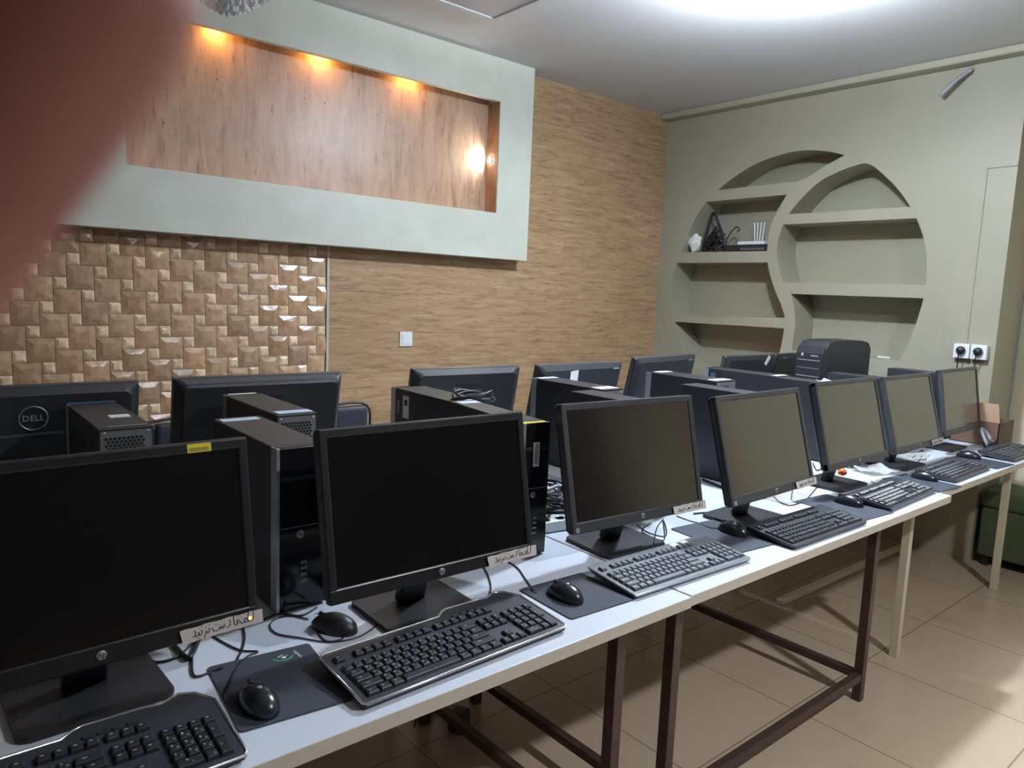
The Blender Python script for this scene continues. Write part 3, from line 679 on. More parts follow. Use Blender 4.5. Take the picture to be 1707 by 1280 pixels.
def key_bm(w_, h_, c_, legend=True, U=.0190):
    bm = bmesh.new(); a, b2 = w_*U/2-.0006, h_*U/2-.0006; i = .0022; H = .0078
    lo = [bm.verts.new(p) for p in ((-a, -b2, 0), (a, -b2, 0), (a, b2, 0), (-a, b2, 0))]
    mid = [bm.verts.new((p[0]*(1-i/a*.8), p[1]*(1-i/b2*.8)+.0003, H-.0012)) for p in ((-a, -b2), (a, -b2), (a, b2), (-a, b2))]
    hi = [bm.verts.new((p[0]*(1-i/a*1.5), p[1]*(1-i/b2*1.5)+.0004, H)) for p in ((-a, -b2), (a, -b2), (a, b2), (-a, b2))]
    for A, B in ((lo, mid), (mid, hi)):
        for j in range(4): bm.faces.new([A[j], A[(j+1) % 4], B[(j+1) % 4], B[j]])
    bm.faces.new(hi)
    if c_ and legend:
        t_ = text_bm(c_, .0062, .0001, 0, T(-.0032, .0030, H+.0002))
        for f in t_.faces: f.material_index = 1
        merge(bm, t_)
        rs = random.Random(ord(c_)); x0 = .0012
        pts = [(x0+rs.uniform(0, .0008), -.0005-rs.uniform(0, .001), H+.0002), (x0+.0022, -.0030-rs.uniform(0, .001), H+.0002), (x0+.0036, -.0012-rs.uniform(0, .0018), H+.0002)]
        tube(bm, pts, .00042, 4, mi=1, k=2); dd = (x0+.0018, rs.choice((.0006, -.0050)), H+.0002); tube(bm, [dd, (dd[0]+.0007, dd[1], dd[2])], .0004, 4, mi=1, k=1)
    elif legend and w_ < 3 and w_*h_ != 1:
        bx(bm, -a*.45, -a*.1, .0004, .0014, H, H+.0002, mi=1)
    elif legend and w_ == 1: bx(bm, -.0035, .0010, .0015, .0026, H, H+.0002, mi=1)
    return bm
def keyboard(x, y, yaw, label, group, style, detail=True):
    """x, y: front left corner"""
    WD, DP = {'bump': (.490, .172), 'slim': (.466, .165), 'plain': (.448, .162)}[style]
    U = {'bump': .0203, 'slim': .0198, 'plain': .0192}[style]
    f0, f1 = .013, .030
    root = thing('keyboard', label, 'keyboard', (x, y, DZ+.0005), yaw, group)
    body_m = {'bump': 'kbgrey', 'slim': 'kbsilver', 'plain': 'kbgrey'}[style]
    if style == 'bump': out = [(.006, 0), (WD-.006, 0), (WD, .006), (WD, .150), (WD-.022, .182), (WD-.045, .192), (WD-.075, .180), (WD-.100, .184), (.305, .186), (.290, .180), (.275, .168), (.010, .168), (0, .158), (0, .006)]
    else: out = rrect(0, WD, 0, DP, .006, 3)
    zt = lambda yy: f0+(f1-f0)*yy/DP
    bm = bmesh.new()
    top = [bm.verts.new((p[0], p[1], zt(p[1]))) for p in out]
    mid = [bm.verts.new((p[0], p[1], zt(p[1])-.008)) for p in out]
    cx, cy = WD/2, DP/2
    bot = [bm.verts.new((cx+(p[0]-cx)*.97, cy+(p[1]-cy)*.88, max(.0, zt(p[1])-.018))) for p in out]
    n = len(out)
    for A, B in ((bot, mid), (mid, top)):
        for j in range(n): bm.faces.new([A[j], A[(j+1) % n], B[(j+1) % n], B[j]])
    bm.faces.new(top); bm.faces.new(bot[::-1]); link_mesh('body', bm, body_m, root)
    bm = bmesh.new()
    for xx in (.05, WD-.05): bx(bm, xx-.02, xx+.02, DP-.035, DP-.028, 0, .013, .001); bx(bm, xx-.015, xx+.015, .015, .022, 0, .003, .0008)
    link_mesh('folding_feet', bm, 'plastic', root)
    if style != 'plain':
        bm = bmesh.new(); tube(bm, [(p[0], p[1], zt(p[1])-(.0005 if style == 'bump' else .003)) for p in out], .0027 if style == 'bump' else .0028, 6, True, k=1)
        link_mesh('silver_rim', bm, 'chrome' if style == 'bump' else 'silver', root)
    if style == 'bump':
        bm = bmesh.new(); sl = math.atan((f1-f0)/DP)
        for i in range(4): bx(bm, .30+i*.020, .316+i*.020, .150, .158, zt(.154)-.001, zt(.154)+.002, .0008)
        link_mesh('media_buttons', bm, 'key', root)
    if style == 'slim':
        bm = bmesh.new(); bx(bm, -.035, .035, -.011, .011, -.0004, .0006); bm.transform(T(.345, DP-.014, zt(DP-.014)+.0004) @ RX(math.atan((f1-f0)/DP))); s_ = link_mesh('sticker', bm, 'paper', root); s_['label'] = 'white sticker at the rear edge'
        bm = bmesh.new(); bx(bm, -.008, .008, -.006, .006, .0006, .0009); bm.transform(T(.345, DP-.014, zt(DP-.014)+.0004) @ RX(math.atan((f1-f0)/DP))); link_mesh('printed_symbol', bm, 'ink', s_)
    km = 'keygrey' if style == 'slim' else 'key'
    ox = (WD-22.6*U)/2; oy = .012; sl = math.atan((f1-f0)/DP)
    rest = bmesh.new(); cnt = 0
    for row, kx, kw, kh, c_ in ROWS:
        yy = oy+(row+.5)*U*.98+(.013 if row == 5 else 0); hh = abs(kh)
        if kh < 0: yy -= U/2
        xx = ox+(kx+kw/2)*U
        if detail and cnt < 99:
            kk = (kw, hh, c_, km, U)
            if kk not in KM:
                o = link_mesh('key', key_bm(kw, hh, c_, True, U), [km, 'legend'], root); KM[kk] = o.data
            else:
                o = bpy.data.objects.new('key', KM[kk]); C.objects.link(o); o.parent = root
            o.location = (xx, yy, zt(yy)-.0012); o.rotation_euler = (sl, 0, 0); cnt += 1
        else:
            t_ = key_bm(kw, hh, c_, True, U); t_.transform(T(xx, yy, zt(yy)-.0012) @ RX(sl)); merge(rest, t_)
    o = link_mesh('remaining_keys' if detail else 'keys', rest, [km, 'legend'], root); o['kind'] = 'stuff'
    return root
GK = 'keyboards along the front of the desks'
keyboard(-.118, 1.008, .0, 'dark silver-rimmed keyboard in the bottom left corner of the photo', GK, 'bump')
keyboard(.572, 1.022, .030, 'dark keyboard with bright silver rim in front of the second monitor', GK, 'bump')
keyboard(1.310, 1.058, -.030, 'grey slim keyboard with a white sticker lying over the table joint', GK, 'slim')
keyboard(1.968, 1.020, -.015, 'black keyboard in front of the fourth monitor', GK, 'plain')
keyboard(2.645, 1.030, .04, 'black keyboard ending at the table corner before the last table', GK, 'plain', False)
keyboard(3.335, 1.062, .02, 'black keyboard on the cream-legged table beside the sheet of paper', GK, 'plain', False)
keyboard(4.08, 1.060, .0, 'black keyboard at the right end in front of the last monitor', GK, 'plain', False)

# ------------------------------------------------------------------ mouse pads and mice
def pad(x, y, w_, d_, yaw, label, print_=False):
    t = thing('mouse_pad', label, 'mouse pad', (x, y, DZ+.0003), yaw, 'black mouse pads on the front desks')
    bm = bmesh.new(); prism(bm, rrect(-w_/2, w_/2, -d_/2, d_/2, .008), 'z', 0, .0028); link_mesh('cloth', bm, 'pad', t)
    if print_:
        bm = bmesh.new(); Q = T(.035, d_/2-.035, .003)
        tube(bm, [(-.020, .004, 0), (-.012, -.006, 0), (.002, -.009, 0), (.014, -.003, 0), (.016, .003, 0)], .0022, 5); tube(bm, [(-.006, .002, 0), (.002, .004, 0), (.010, .008, 0)], .0018, 5)
        for v in bm.verts: v.co.z *= .15
        bm.transform(Q); o = link_mesh('printed_logo', bm, 'green', t); o['label'] = 'green and white printed logo'
        bm = bmesh.new(); bmesh.ops.create_circle(bm, cap_ends=True, radius=.004, segments=12, matrix=T(.001, .001, 0)); tube(bm, [(-.010, .006, 0), (-.004, .009, 0), (.002, .012, 0)], .0013, 5)
        for v in bm.verts: v.co.z *= .1
        bm.transform(Q @ T(0, 0, .0003)); link_mesh('logo_highlight', bm, 'paper', t)
        link_mesh('logo_text', text_bm('Logitech', .0085, .0001, 0, Q @ T(.028, .002, .0002) @ RZ(-PI/2.2)), 'paper', t)
    return t
pad(.492, 1.190, .190, .232, -.10, 'black mouse pad with a green logo beside the nearest keyboard', True)
pad(1.215, 1.160, .205, .190, -.05, 'black mouse pad between the silver-rimmed and the grey keyboard')
pad(1.905, 1.215, .205, .250, -.10, 'black mouse pad behind the right end of the grey keyboard')
pad(2.560, 1.160, .200, .260, -.08, 'black mouse pad right of the fourth keyboard')
pad(3.215, 1.150, .200, .230, -.10, 'black mouse pad sticking out over the joint to the last table')
pad(3.935, 1.165, .200, .230, -.08, 'black mouse pad left of the rightmost keyboard')
def mouse(x, y, z, yaw, label, m_='mouse', logo=True):
    t = thing('mouse', label, 'mouse', (x, y, z), yaw, 'black computer mice')
    bm = bmesh.new(); bmesh.ops.create_uvsphere(bm, u_segments=24, v_segments=16, radius=1)
    for v in bm.verts:
        a = v.co.copy(); k = 1-.12*max(0, a.y)
        v.co = Vector((a.x*.030*k*(1-.06*math.cos(a.y*3)), a.y*.054, max(0, a.z)**.85*.034*(1-.30*max(0, a.y)**1.3) if a.z > 0 else max(a.z, -.12)*.02+.0))
        v.co.z += .0024
    link_mesh('shell', bm, m_, t, smooth=True)
    bm = bmesh.new(); tube(bm, [(.0, .012+i*.004, .034-.0011*i) for i in range(10)], .0007, 4, k=1); link_mesh('button_gap', bm, 'dark', t)
    bm = bmesh.new(); bmesh.ops.create_cylinder = None if False else None
    lathe(bm, [(0, -.003), (.006, -.003), (.007, 0), (.006, .003), (0, .003)], 16, M=T(0, .032, .0265) @ RY(PI/2)); link_mesh('scroll_wheel', bm, 'plastic', t)
    if logo:
        bm = bmesh.new(); lathe(bm, [(0, .0008), (.004, .0005), (.0045, 0)], 16, M=T(0, -.006, .0357)); link_mesh('logo', bm, 'silver', t)
    return t
mouse(.437, 1.140, DZ+.0031, .05, 'shiny black mouse on the pad with the green logo')
mouse(.668, 1.325, DZ+.0003, .5, 'black mouse standing on the bare desk under the second monitor', 'plastic', False)
mouse(1.178, 1.163, DZ+.0031, .0, 'black mouse with a small silver emblem left of the grey keyboard')
mouse(1.950, 1.215, DZ+.0031, -.1, 'black mouse on the pad behind the grey keyboard')
mouse(2.605, 1.165, DZ+.0031, .0, 'black mouse with a bright reflection right of the fourth keyboard')
mouse(3.285, 1.165, DZ+.0031, .0, 'black mouse on the pad by the table joint')
mouse(3.98, 1.225, DZ+.0031, .1, 'black mouse left of the rightmost keyboard, farthest of all')

# ------------------------------------------------------------------ cables on the desk
def cable(pts, r, label, m_='cable', plug=None, nm='cable', grp='black cables on the front desks'):
    """pts: (px, py[, height over the desk])"""
    P = [desk(p[0], p[1], DZ+r+.0006+(p[2] if len(p) > 2 else 0)) for p in pts]
    bm = bmesh.new(); tube(bm, P, r, 6)
    o = link_mesh(nm, bm, m_)
    tag(o, label, 'cable', grp)
    if plug:
        bm = bmesh.new(); q = P[-1]; d = (P[-1]-P[-2]).normalized(); a = math.atan2(d.y, d.x)
        bx(bm, 0, .014, -.005, .005, -.003, .005, .001); bx(bm, .014, .024, -.004, .004, -.002, .003, .0005); link_mesh('plug', bm, plug, o, T(q.x, q.y, q.z) @ RZ(a))
    return o
cable([(240, 1075), (250, 1098, 0), (268, 1103), (300, 1092), (328, 1066), (360, 1050)], .0022, 'thin black cable looping out below the right corner of the nearest monitor')
cable([(280, 1060), (293, 1078), (312, 1096), (322, 1088), (334, 1062), (350, 1052)], .0045, 'thick black cable bent in a V below the tape of the nearest monitor')
cable([(345, 1052), (325, 1080), (320, 1104), (325, 1127), (352, 1120), (372, 1112, .004)], .0022, 'thin black cable running onto the green-logo mouse pad')
cable([(352, 1058), (375, 1072), (402, 1084), (430, 1086), (412, 1094), (396, 1112, .004), (384, 1136, .004), (380, 1158, .008), (400, 1162, .012)], .0018, 'cord of the shiny mouse curling across the pad corner')
cable([(404, 1042), (408, 1060), (404, 1082), (396, 1098)], .0020, 'short upright cable hanging beside the thick V-bent cable')
cable([(514, 1032), (486, 1026), (462, 1030), (450, 1042), (462, 1056), (500, 1063), (548, 1070), (590, 1064), (618, 1050), (632, 1036)], .0016, 'thin mouse cord with a plug lying left of the second monitor stand', plug='plastic')
cable([(538, 1020), (560, 1045), (574, 1060), (560, 1068), (540, 1066), (520, 1040)], .0016, 'thin cord looping around the mouse on the bare desk')
cable([(440, 1032), (466, 1022), (500, 1026), (528, 1012)], .0022, 'cable crossing the desk in front of the nearest slim tower')
cable([(650, 1000), (652, 1014), (672, 1030), (700, 1040), (712, 1036, .01)], .0018, 'pale-lit cord from the second monitor stand to the silver-rimmed keyboard')
cable([(616, 1000), (630, 1012), (644, 1022), (655, 1030)], .0018, 'cord lying at the left edge of the second monitor stand')
cable([(800, 935), (812, 955), (818, 975), (817, 990)], .0018, 'cord hanging behind the tape of the second monitor')
cable([(840, 932), (862, 946), (876, 965), (888, 982)], .0018, 'cord running from the second monitor to the mouse on the next pad', plug='plastic')
cable([(1062, 875), (1082, 888), (1110, 893), (1106, 868), (1095, 880), (1090, 905, .012)], .0018, 'tangled cord under the middle of the third monitor')
cable([(1105, 865), (1108, 895), (1100, 900), (1070, 885), (1085, 872)], .0018, 'short loop of cord right of the third monitor stand')
cable([(1128, 860), (1150, 868), (1165, 872), (1185, 880, .004), (1205, 880, .02)], .0016, 'mouse cord leading onto the pad behind the grey keyboard')
cable([(1156, 856), (1185, 854), (1215, 858), (1240, 862)], .0026, 'cable with a blue plug between the third and fourth monitors', plug='purple')
cable([(1171, 799), (1190, 806), (1208, 814)], .0045, 'thick black cable crossing the desk behind the third monitor')
cable([(1290, 828), (1302, 838), (1320, 842), (1344, 832), (1362, 812), (1372, 805)], .0020, 'cable arching over the papers right of the fourth monitor')
cable([(1322, 815), (1320, 834), (1340, 838), (1370, 833)], .0018, 'cord hanging below the tape of the fourth monitor')
cable([(1355, 772), (1362, 784), (1370, 778), (1366, 770)], .0026, 'small cable loop visible between the fourth and fifth monitors')
cable([(1452, 802, .004), (1466, 808), (1470, 800), (1455, 815), (1450, 812)], .0018, 'thin cord curling behind the keyboard at the table corner')
cable([(1520, 764), (1530, 756), (1538, 750), (1536, 762), (1528, 772)], .0020, 'cord loop lying on the paper under the sixth monitor')
cable([(1596, 757), (1612, 755), (1626, 760), (1634, 768, .002)], .0022, 'grey cable bow left of the rightmost keyboard')

# cable tangle and power strip between the second tower and the third monitor
bm = bmesh.new(); rs = random.Random(3)
for k in range(11):
    z = .02+k*.014; P = []
    for i in range(7):
        P.append((1.53+.11*math.cos(i*1.3+k)*(.6+.4*rs.random()), 1.66+.10*math.sin(i*1.1+k*.7), DZ+max(.006, z*rs.uniform(.4, 1.1))))
    tube(bm, P, .0034, 6)
tag(link_mesh('cable_tangle', bm, 'cable'), 'dense tangle of black cables on the desk behind the third monitor', 'cables', kind='stuff')
bm = bmesh.new(); tube(bm, [(1.43, 1.66, DZ+.006), (1.45, 1.62, DZ+.09), (1.52, 1.60, DZ+.11), (1.60, 1.63, DZ+.10), (1.63, 1.68, DZ+.02)], .006, 8)
tag(link_mesh('cable', bm, 'greycable'), 'thick light grey cable arching over the black cable tangle', 'cable')
t = thing('power_strip', 'grey-white power strip on the desk in front of the cable tangle', 'power strip', (1.52, 1.545, DZ), -.15)
bm = bmesh.new(); bx(bm, -.15, .15, -.022, .022, 0, .034, .004); link_mesh('housing', bm, 'whiteplastic', t)
for i in range(4):
    bm = bmesh.new(); lathe(bm, [(.017, .0), (.017, .0012), (.015, .0012), (.014, -.0005), (0, -.0005)], 20, M=T(-.105+i*.055, 0, .0345)); link_mesh('socket', bm, 'grey', t)
# cable coil lying on the towers by the wood wall
bm = bmesh.new()
for k in range(4):
    n = 18; tube(bm, [(1.545+(.085-.006*k)*math.cos(2*PI*i/n+k), 1.93+(.045+.004*k)*math.sin(2*PI*i/n+k), 1.092+.006*k+.010*math.sin(4*PI*i/n+k)) for i in range(n)], .0038, 6, True, k=2)
bm.transform(T(-.085, -.012, -.006))
tag(link_mesh('cable_coil', bm, 'cable'), 'coil of black cable resting on the tower with side stickers', 'cable')

# ------------------------------------------------------------------ papers and small things on the desk
def sheet(x, y, z, w_, d_, yaw, label, curl=.012, m_='paper', seed=1, lines=False):
    rs = random.Random(seed); n = 8; bm = bmesh.new(); G = [[None]*(n+1) for _ in range(n+1)]
    for i in range(n+1):
        for j in range(n+1):
            u, v = i/n-.5, j/n-.5
            G[i][j] = bm.verts.new((u*w_, v*d_, .0012+curl*(abs(u*v)*3.2+.25*max(0, math.sin(u*6+seed)*math.cos(v*5)))*(1+.3*rs.random())))
    for i in range(n):
        for j in range(n): bm.faces.new([G[i][j], G[i+1][j], G[i+1][j+1], G[i][j+1]])
    bmesh.ops.solidify(bm, geom=bm.faces[:], thickness=.0004)
    o = link_mesh('paper_sheet', bm, m_); o.location = (x, y, z); o.rotation_euler = (0, 0, yaw)
    tag(o, label, 'paper')
    if lines:
        b2 = bmesh.new()
        for k in range(7): bx(b2, -w_*.3, w_*.3*(.5+rs.random()*.5), -d_*.35+k*d_*.1, -d_*.35+k*d_*.1+.0012, .006+curl*.05, .0063+curl*.05)
        link_mesh('faint_writing', b2, 'ink', o)
    return o
sheet(2.50, 1.375, DZ, .20, .15, .1, 'white sheet with faint writing right of the fourth monitor stand', .004, lines=False)
sheet(3.235, 1.345, DZ+.0, .17, .12, -.35, 'crumpled white paper left of the sixth monitor stand', .03, seed=4)
sheet(3.76, 1.405, DZ+.0, .20, .14, .25, 'sheet of grey-white paper right of the sixth monitor stand', .015, seed=6)
sheet(3.235, 1.55, 1.0935, .10, .16, .1, 'creased white paper on top of the tower behind the fifth monitor', .012, seed=8)
# orange scrap on the fifth monitor's base
bm = bmesh.new(); bmesh.ops.create_icosphere(bm, subdivisions=3, radius=.018)
for v in bm.verts: v.co *= 1+.22*math.sin(v.co.x*400+v.co.y*310)*math.cos(v.co.z*350); v.co.z *= .75
o = link_mesh('candy_wrapper', bm, 'orange', smooth=False); o.location = (2.99, 1.375, DZ+.026); tag(o, 'small crumpled orange wrapper on the base of the fifth monitor', 'wrapper')

# ------------------------------------------------------------------ open cardboard box at the right end
t = thing('cardboard_box', 'open brown cardboard box with raised pale flap, at the far right end of the desks', 'box', (4.575, 1.36, DZ), .0)
bm = bmesh.new(); w_, d_, h_ = .118, .115, .13
bx(bm, -w_, w_, -d_, -d_+.004, 0, h_); bx(bm, -w_, w_, d_-.004, d_, 0, h_); bx(bm, -w_, -w_+.004, -d_, d_, 0, h_); bx(bm, w_-.004, w_, -d_, d_, 0, h_); bx(bm, -w_, w_, -d_, d_, 0, .004)
link_mesh('body', bm, 'carddark', t)
bm = bmesh.new(); prism(bm, [(-w_, 0), (w_, 0), (w_*.9, .11), (-w_*.9, .12)], 'y', 0, .004); link_mesh('flap', bm, 'card', t, T(0, d_-.004, h_) @ RX(.05))
bm = bmesh.new(); prism(bm, [(-d_, 0), (d_, 0), (d_*.9, .10), (-d_*.9, .10)], 'x', 0, .004); link_mesh('flap', bm, 'card', t, T(-w_, 0, h_) @ RY(-.12))
# head set with curled cord left of the box
bm = bmesh.new()
tube(bm, [(4.30, 1.24, DZ+.02), (4.31, 1.27, DZ+.07), (4.35, 1.29, DZ+.095), (4.375, 1.27, DZ+.07), (4.37, 1.24, DZ+.02)], .009, 8)
# (kept clear of the last keyboard by standing behind it)
bm.transform(T(.055, .02, 0)); o = link_mesh('headphone_band', bm, 'greycable')
hp = thing('headphones', 'grey headphones standing in front of the brown box at the right end', 'headphones', (0, 0, 0)); o.parent = hp
for cx in (4.36, 4.43):
    bm = bmesh.new(); lathe(bm, [(0, -.012), (.020, -.010), (.024, 0), (.020, .010), (0, .012)], 18, M=T(cx, 1.262, DZ+.0245) @ RY(PI/2)); link_mesh('ear_cup', bm, 'plastic', hp, smooth=True)

# ------------------------------------------------------------------ chairs behind the rear tables
def chair(x, y, yaw, label):
    t = thing('office_chair', label, 'chair', (x, y, 0), yaw, 'black leather chairs behind the rear tables')
    bm = bmesh.new(); bx(bm, -.25, .25, -.24, .24, .42, .50, .03, seg=3); link_mesh('seat', bm, 'leather', t, smooth=True)
    bm = bmesh.new()
    def pane(i, j):
        x0, x1 = -.25+i*.167, -.25+(i+1)*.167-.006; z0, z1 = .50+j*.135, .50+(j+1)*.135-.006
        bx(bm, x0, x1, .22, .275, z0, z1, .016, seg=3)
    for i in range(3):
        for j in range(3): pane(i, j)
    bx(bm, -.24, .24, .235, .262, .50, .89, .008)
    link_mesh('backrest', bm, 'leather', t)
    bm = bmesh.new(); tube(bm, [(-.255, .25, .45), (-.258, .25, .7), (-.25, .25, .9), (0, .25, .902), (.25, .25, .9), (.258, .25, .7), (.255, .25, .45)], .006, 8); link_mesh('back_frame', bm, 'plastic', t)
    for s in (-1, 1):
        bm = bmesh.new(); tube(bm, [(s*.27, .2, .5), (s*.29, .1, .66), (s*.29, -.12, .66), (s*.27, -.2, .46)], .014, 8); link_mesh('armrest', bm, 'chrome', t)
    bm = bmesh.new(); tube(bm, [(0, 0, .06), (0, 0, .43)], .025, 12, k=1); link_mesh('column', bm, 'chrome', t)
    for k in range(5):
        a = 2*PI*k/5; bm = bmesh.new(); tube(bm, [(0, 0, .09), (.28*math.cos(a), .28*math.sin(a), .065)], .016, 8, k=1); link_mesh('base_arm', bm, 'chrome', t)
        bm = bmesh.new(); lathe(bm, [(0, -.012), (.028, -.012), (.03, 0), (.028, .012), (0, .012)], 14, M=T(.28*math.cos(a), .28*math.sin(a), .03) @ RZ(a+PI/2) @ RY(PI/2)); link_mesh('caster', bm, 'plastic', t)
chair(.62, 3.14, PI+.05, 'black leather chair behind the gap between the first two rear monitors')
chair(1.40, 3.22, PI-.04, 'black quilted leather chair beside the wide vented rear monitor')

# ------------------------------------------------------------------ wall fittings
t = thing('light_switch', 'square white light switch on the wood-clad back wall', 'light switch', (2.362, YB-.012, 1.134))
bm = bmesh.new(); bx(bm, -.044, .044, -.009, 0, -.044, .044, .002); link_mesh('plate', bm, 'whiteplastic', t)
bm = bmesh.new(); bx(bm, -.030, .030, -.013, -.009, -.030, .030, .0015); link_mesh('rocker', bm, 'whiteplastic', t, RX(.0))
def socket(y, label):
    t = thing('wall_socket', label, 'socket', (XR-.012, y, 1.215), 0, 'wall sockets right of the shelves')
    bm = bmesh.new(); bx(bm, -.038, 0, -.041, .041, -.041, .041, .003); link_mesh('plate', bm, 'whiteplastic', t)
    bm = bmesh.new(); lathe(bm, [(0, 0), (.023, 0), (.024, .012), (.018, .026), (0, .028)], 20, M=T(-.038, 0, .004) @ RY(-PI/2)); p = link_mesh('plug', bm, 'plastic', t)
    bm = bmesh.new(); tube(bm, [(-.055, 0, -.005), (-.060, .004, -.035), (-.045, .008, -.075), (-.03, .012, -.16), (-.02, .01, -.40)], .0035, 7); link_mesh('cord', bm, 'cable', p)
socket(1.540, 'white wall socket with black plug, the one nearer the shelves')
socket(1.452, 'white wall socket with black plug, the one nearer the wall corner')
bm = bmesh.new(); bx(bm, XR-.018, XR-.0122, 1.524, 1.534, 1.262, 2.24, .001); bx(bm, XR-.018, XR-.0122, 1.386, 1.534, 2.236, 2.246, .001)
tag(link_mesh('cable_duct', bm, 'cream'), 'thin cream cable duct rising from the wall sockets and turning right', 'cable duct')
bm = bmesh.new(); bx(bm, 3.20, 4.70, 1.69, 1.73, 0, .028, .006); tag(link_mesh('floor_duct', bm, 'ductcream'), 'long cream cable duct on the floor under the desks', 'cable duct')
bm = bmesh.new(); tube(bm, [(XR-.02, 1.66, 2.79), (XR-.05, 1.72, 2.74), (XR-.06, 1.80, 2.66)], .012, 7); tag(link_mesh('wall_bracket', bm, 'greycable'), 'small grey bracket high on the right wall near the ceiling', 'bracket')
bm = bmesh.new(); bx(bm, 4.80, 4.83, 1.98, 2.06, 1.1235, 1.135, .003)
tag(link_mesh('remote_control', bm, 'paper'), 'small white device lying in the lower right niche', 'device')

# ------------------------------------------------------------------ things in the upper left niche
ZS = 1.8045
t = thing('network_router', 'pale router with upright white antennas on the upper niche shelf', 'router', (XR+.12, 3.02, ZS+.0505))
bm = bmesh.new(); bx(bm, -.07, .07, -.11, .11, 0, .025, .008); link_mesh('housing', bm, 'whiteplastic', t)
for i in range(4):
    bm = bmesh.new(); yy = -.02+i*.022; tube(bm, [(.05, yy, .015), (.052, yy+.002, .06), (.054, yy+.006*(i-1), .17)], .005, 7); link_mesh('antenna', bm, 'whiteplastic', t)
t = thing('network_switch', 'flat black network box under the router on the upper niche shelf', 'network box', (XR+.13, 3.05, ZS))
bm = bmesh.new(); bx(bm, -.10, .10, -.19, .17, 0, .05, .004); link_mesh('housing', bm, 'plastic', t)
bm = bmesh.new()
for i in range(8): bx(bm, -.1012, -.1, -.15+i*.024, -.134+i*.024, .012, .026)
link_mesh('ports', bm, 'grey', t)
bm = bmesh.new(); rs = random.Random(5)
for k in range(14):
    a0 = rs.uniform(0, 6); P = []
    for i in range(7):
        s = i/6; P.append((XR+.11+.06*math.cos(a0+i), 3.36+.09*math.sin(a0+i*1.3)*(1-.4*s), ZS+.006+rs.uniform(.0, .12)+.10*max(0, 1-abs(i-3)/3)*rs.random()))
    tube(bm, P, .005, 6)
tube(bm, [(XR+.1, 3.44, ZS+.01), (XR+.1, 3.43, ZS+.17), (XR+.1, 3.39, ZS+.30), (XR+.1, 3.34, ZS+.22), (XR+.1, 3.28, ZS+.10), (XR+.1, 3.26, ZS+.01)], .012, 7)
tube(bm, [(XR+.08, 3.26, ZS+.01), (XR+.08, 3.23, ZS+.12), (XR+.08, 3.17, ZS+.185), (XR+.08, 3.14, ZS+.165), (XR+.08, 3.16, ZS+.15)], .005, 7)
tag(link_mesh('cable_tangle', bm, 'cable'), 'heap of dark cables on the upper niche shelf', 'cables', kind='stuff')
bm = bmesh.new(); bmesh.ops.create_icosphere(bm, subdivisions=3, radius=.052)
for v in bm.verts: v.co *= 1+.25*math.sin(v.co.x*90)*math.cos(v.co.z*80+v.co.y*60); v.co.x *= .6; v.co.z *= 1.25
o = link_mesh('plastic_bag', bm, 'whiteplastic'); o.location = (XR+.06, 3.51, ZS+.075); tag(o, 'crumpled white plastic bag at the left of the upper niche shelf', 'bag')

# ------------------------------------------------------------------ under and beyond the desks
t = thing('upholstered_bench', 'dark green upholstered bench at the right edge behind the cream table leg', 'bench', (4.86, .95, 0))
bm = bmesh.new(); bx(bm, -.16, .18, -.42, .40, .06, .34, .012); link_mesh('base', bm, 'darkgreen', t)
bm = bmesh.new(); bx(bm, -.17, .19, -.43, .41, .34, .44, .03, seg=3); link_mesh('cushion', bm, 'darkgreen', t, smooth=False)
for sx in (-.12, .14):
    for sy in (-.38, .36):
        bm = bmesh.new(); bx(bm, sx-.015, sx+.015, sy-.015, sy+.015, 0, .06); link_mesh('leg', bm, 'plastic', t)
t = thing('power_adapter', 'black block power adapter beside the steel stretcher under the desk', 'power adapter', (1.36, 1.80, .002), .5)
bm = bmesh.new(); bx(bm, -.03, .03, -.03, .03, .0, .07, .01); link_mesh('block', bm, 'plastic', t)
bm = bmesh.new(); tube(bm, [(.02, .02, .06), (.04, .06, .03), (.06, .12, .005), (.02, .16, .004), (-.05, .14, .004)], .003, 6); link_mesh('cord', bm, 'cable', t)
sheet(1.34, 2.02, .0005, .15, .20, .3, 'scrap of printed paper on the floor behind the power adapter', .03, seed=12)

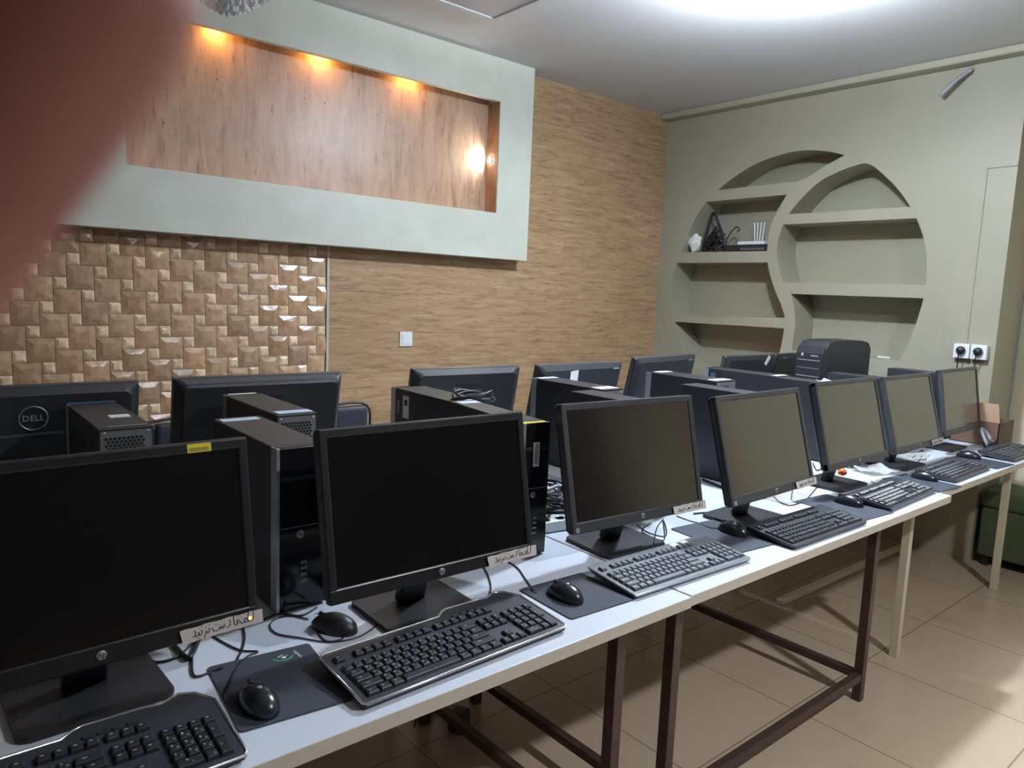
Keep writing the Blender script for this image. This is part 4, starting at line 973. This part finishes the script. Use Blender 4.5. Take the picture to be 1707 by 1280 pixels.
# ------------------------------------------------------------------ the photographer's finger across the lens corner
def cw(r, u, f): return CAMP + RT*r + UP*u + fw*f
def skin_obj(name, chains, m_, parent=None, sub=2):
    """chains: list of vertex lists (point, radius); later chains start at an index of the first ('root', i)"""
    me = bpy.data.meshes.new(name); V = []; E_ = []; R_ = []
    for ch_ in chains:
        prev = ch_[0] if isinstance(ch_[0], int) else None
        for p in (ch_[1:] if prev is not None else ch_):
            V.append(p[0]); R_.append(p[1]); i = len(V)-1
            if prev is not None: E_.append((prev, i))
            prev = i
    me.from_pydata([tuple(v) for v in V], E_, []); me.materials.append(MT[m_])
    o = bpy.data.objects.new(name, me); C.objects.link(o)
    md = o.modifiers.new('skin', 'SKIN'); md.use_smooth_shade = True
    for i, sv in enumerate(me.skin_vertices[0].data):
        sv.radius = (R_[i], R_[i]) if not isinstance(R_[i], tuple) else R_[i]; sv.use_root = (i == 0)
    s = o.modifiers.new('sub', 'SUBSURF'); s.levels = sub; s.render_levels = sub
    if parent: o.parent = parent
    return o
ps = thing('person', 'person holding the camera, one blurred reddish finger covering the top left corner', 'person', tuple(cw(-.15, -.25, -.08)))
def loc(v): return v - ps.location
wrist, palm, kn = cw(-.130, -.120, -.030), cw(-.112, -.075, -.012), cw(-.096, -.045, .004)
chains = [
 [(loc(wrist), .026), (loc(palm), .030), (loc(kn), .022)],
 [0, (loc(cw(-.16, -.19, -.06)), .028), (loc(cw(-.20, -.29, -.10)), .036), (loc(cw(-.24, -.38, -.14)), .042)],
 [2, (loc(cw(-.0780, -.036, .024)), .0125), (loc(cw(-.0580, -.0180, .036)), .0118), (loc(cw(-.0457, -.0023, .040)), .0108), (loc(cw(-.0408, .0077, .0425)), .0105), (loc(cw(-.0262, .0249, .0410)), .0100), (loc(cw(-.0225, .0300, .0405)), .0085)],
 [2, (loc(cw(-.0950, -.056, .030)), .0105), (loc(cw(-.0820, -.052, .052)), .0095), (loc(cw(-.0700, -.038, .050)), .0085), (loc(cw(-.0640, -.026, .045)), .0074)],
 [1, (loc(cw(-.1060, -.076, .022)), .0100), (loc(cw(-.0930, -.074, .046)), .0092), (loc(cw(-.0800, -.064, .046)), .0082), (loc(cw(-.0730, -.054, .040)), .0072)],
 [1, (loc(cw(-.1160, -.094, .014)), .0092), (loc(cw(-.1040, -.094, .034)), .0082), (loc(cw(-.0930, -.086, .036)), .0074), (loc(cw(-.0860, -.078, .032)), .0064)],
 [0, (loc(cw(-.104, -.088, -.040)), .0140), (loc(cw(-.078, -.066, -.036)), .0110), (loc(cw(-.060, -.050, -.026)), .0095)]]
body = skin_obj('hand', chains, 'skin', ps)
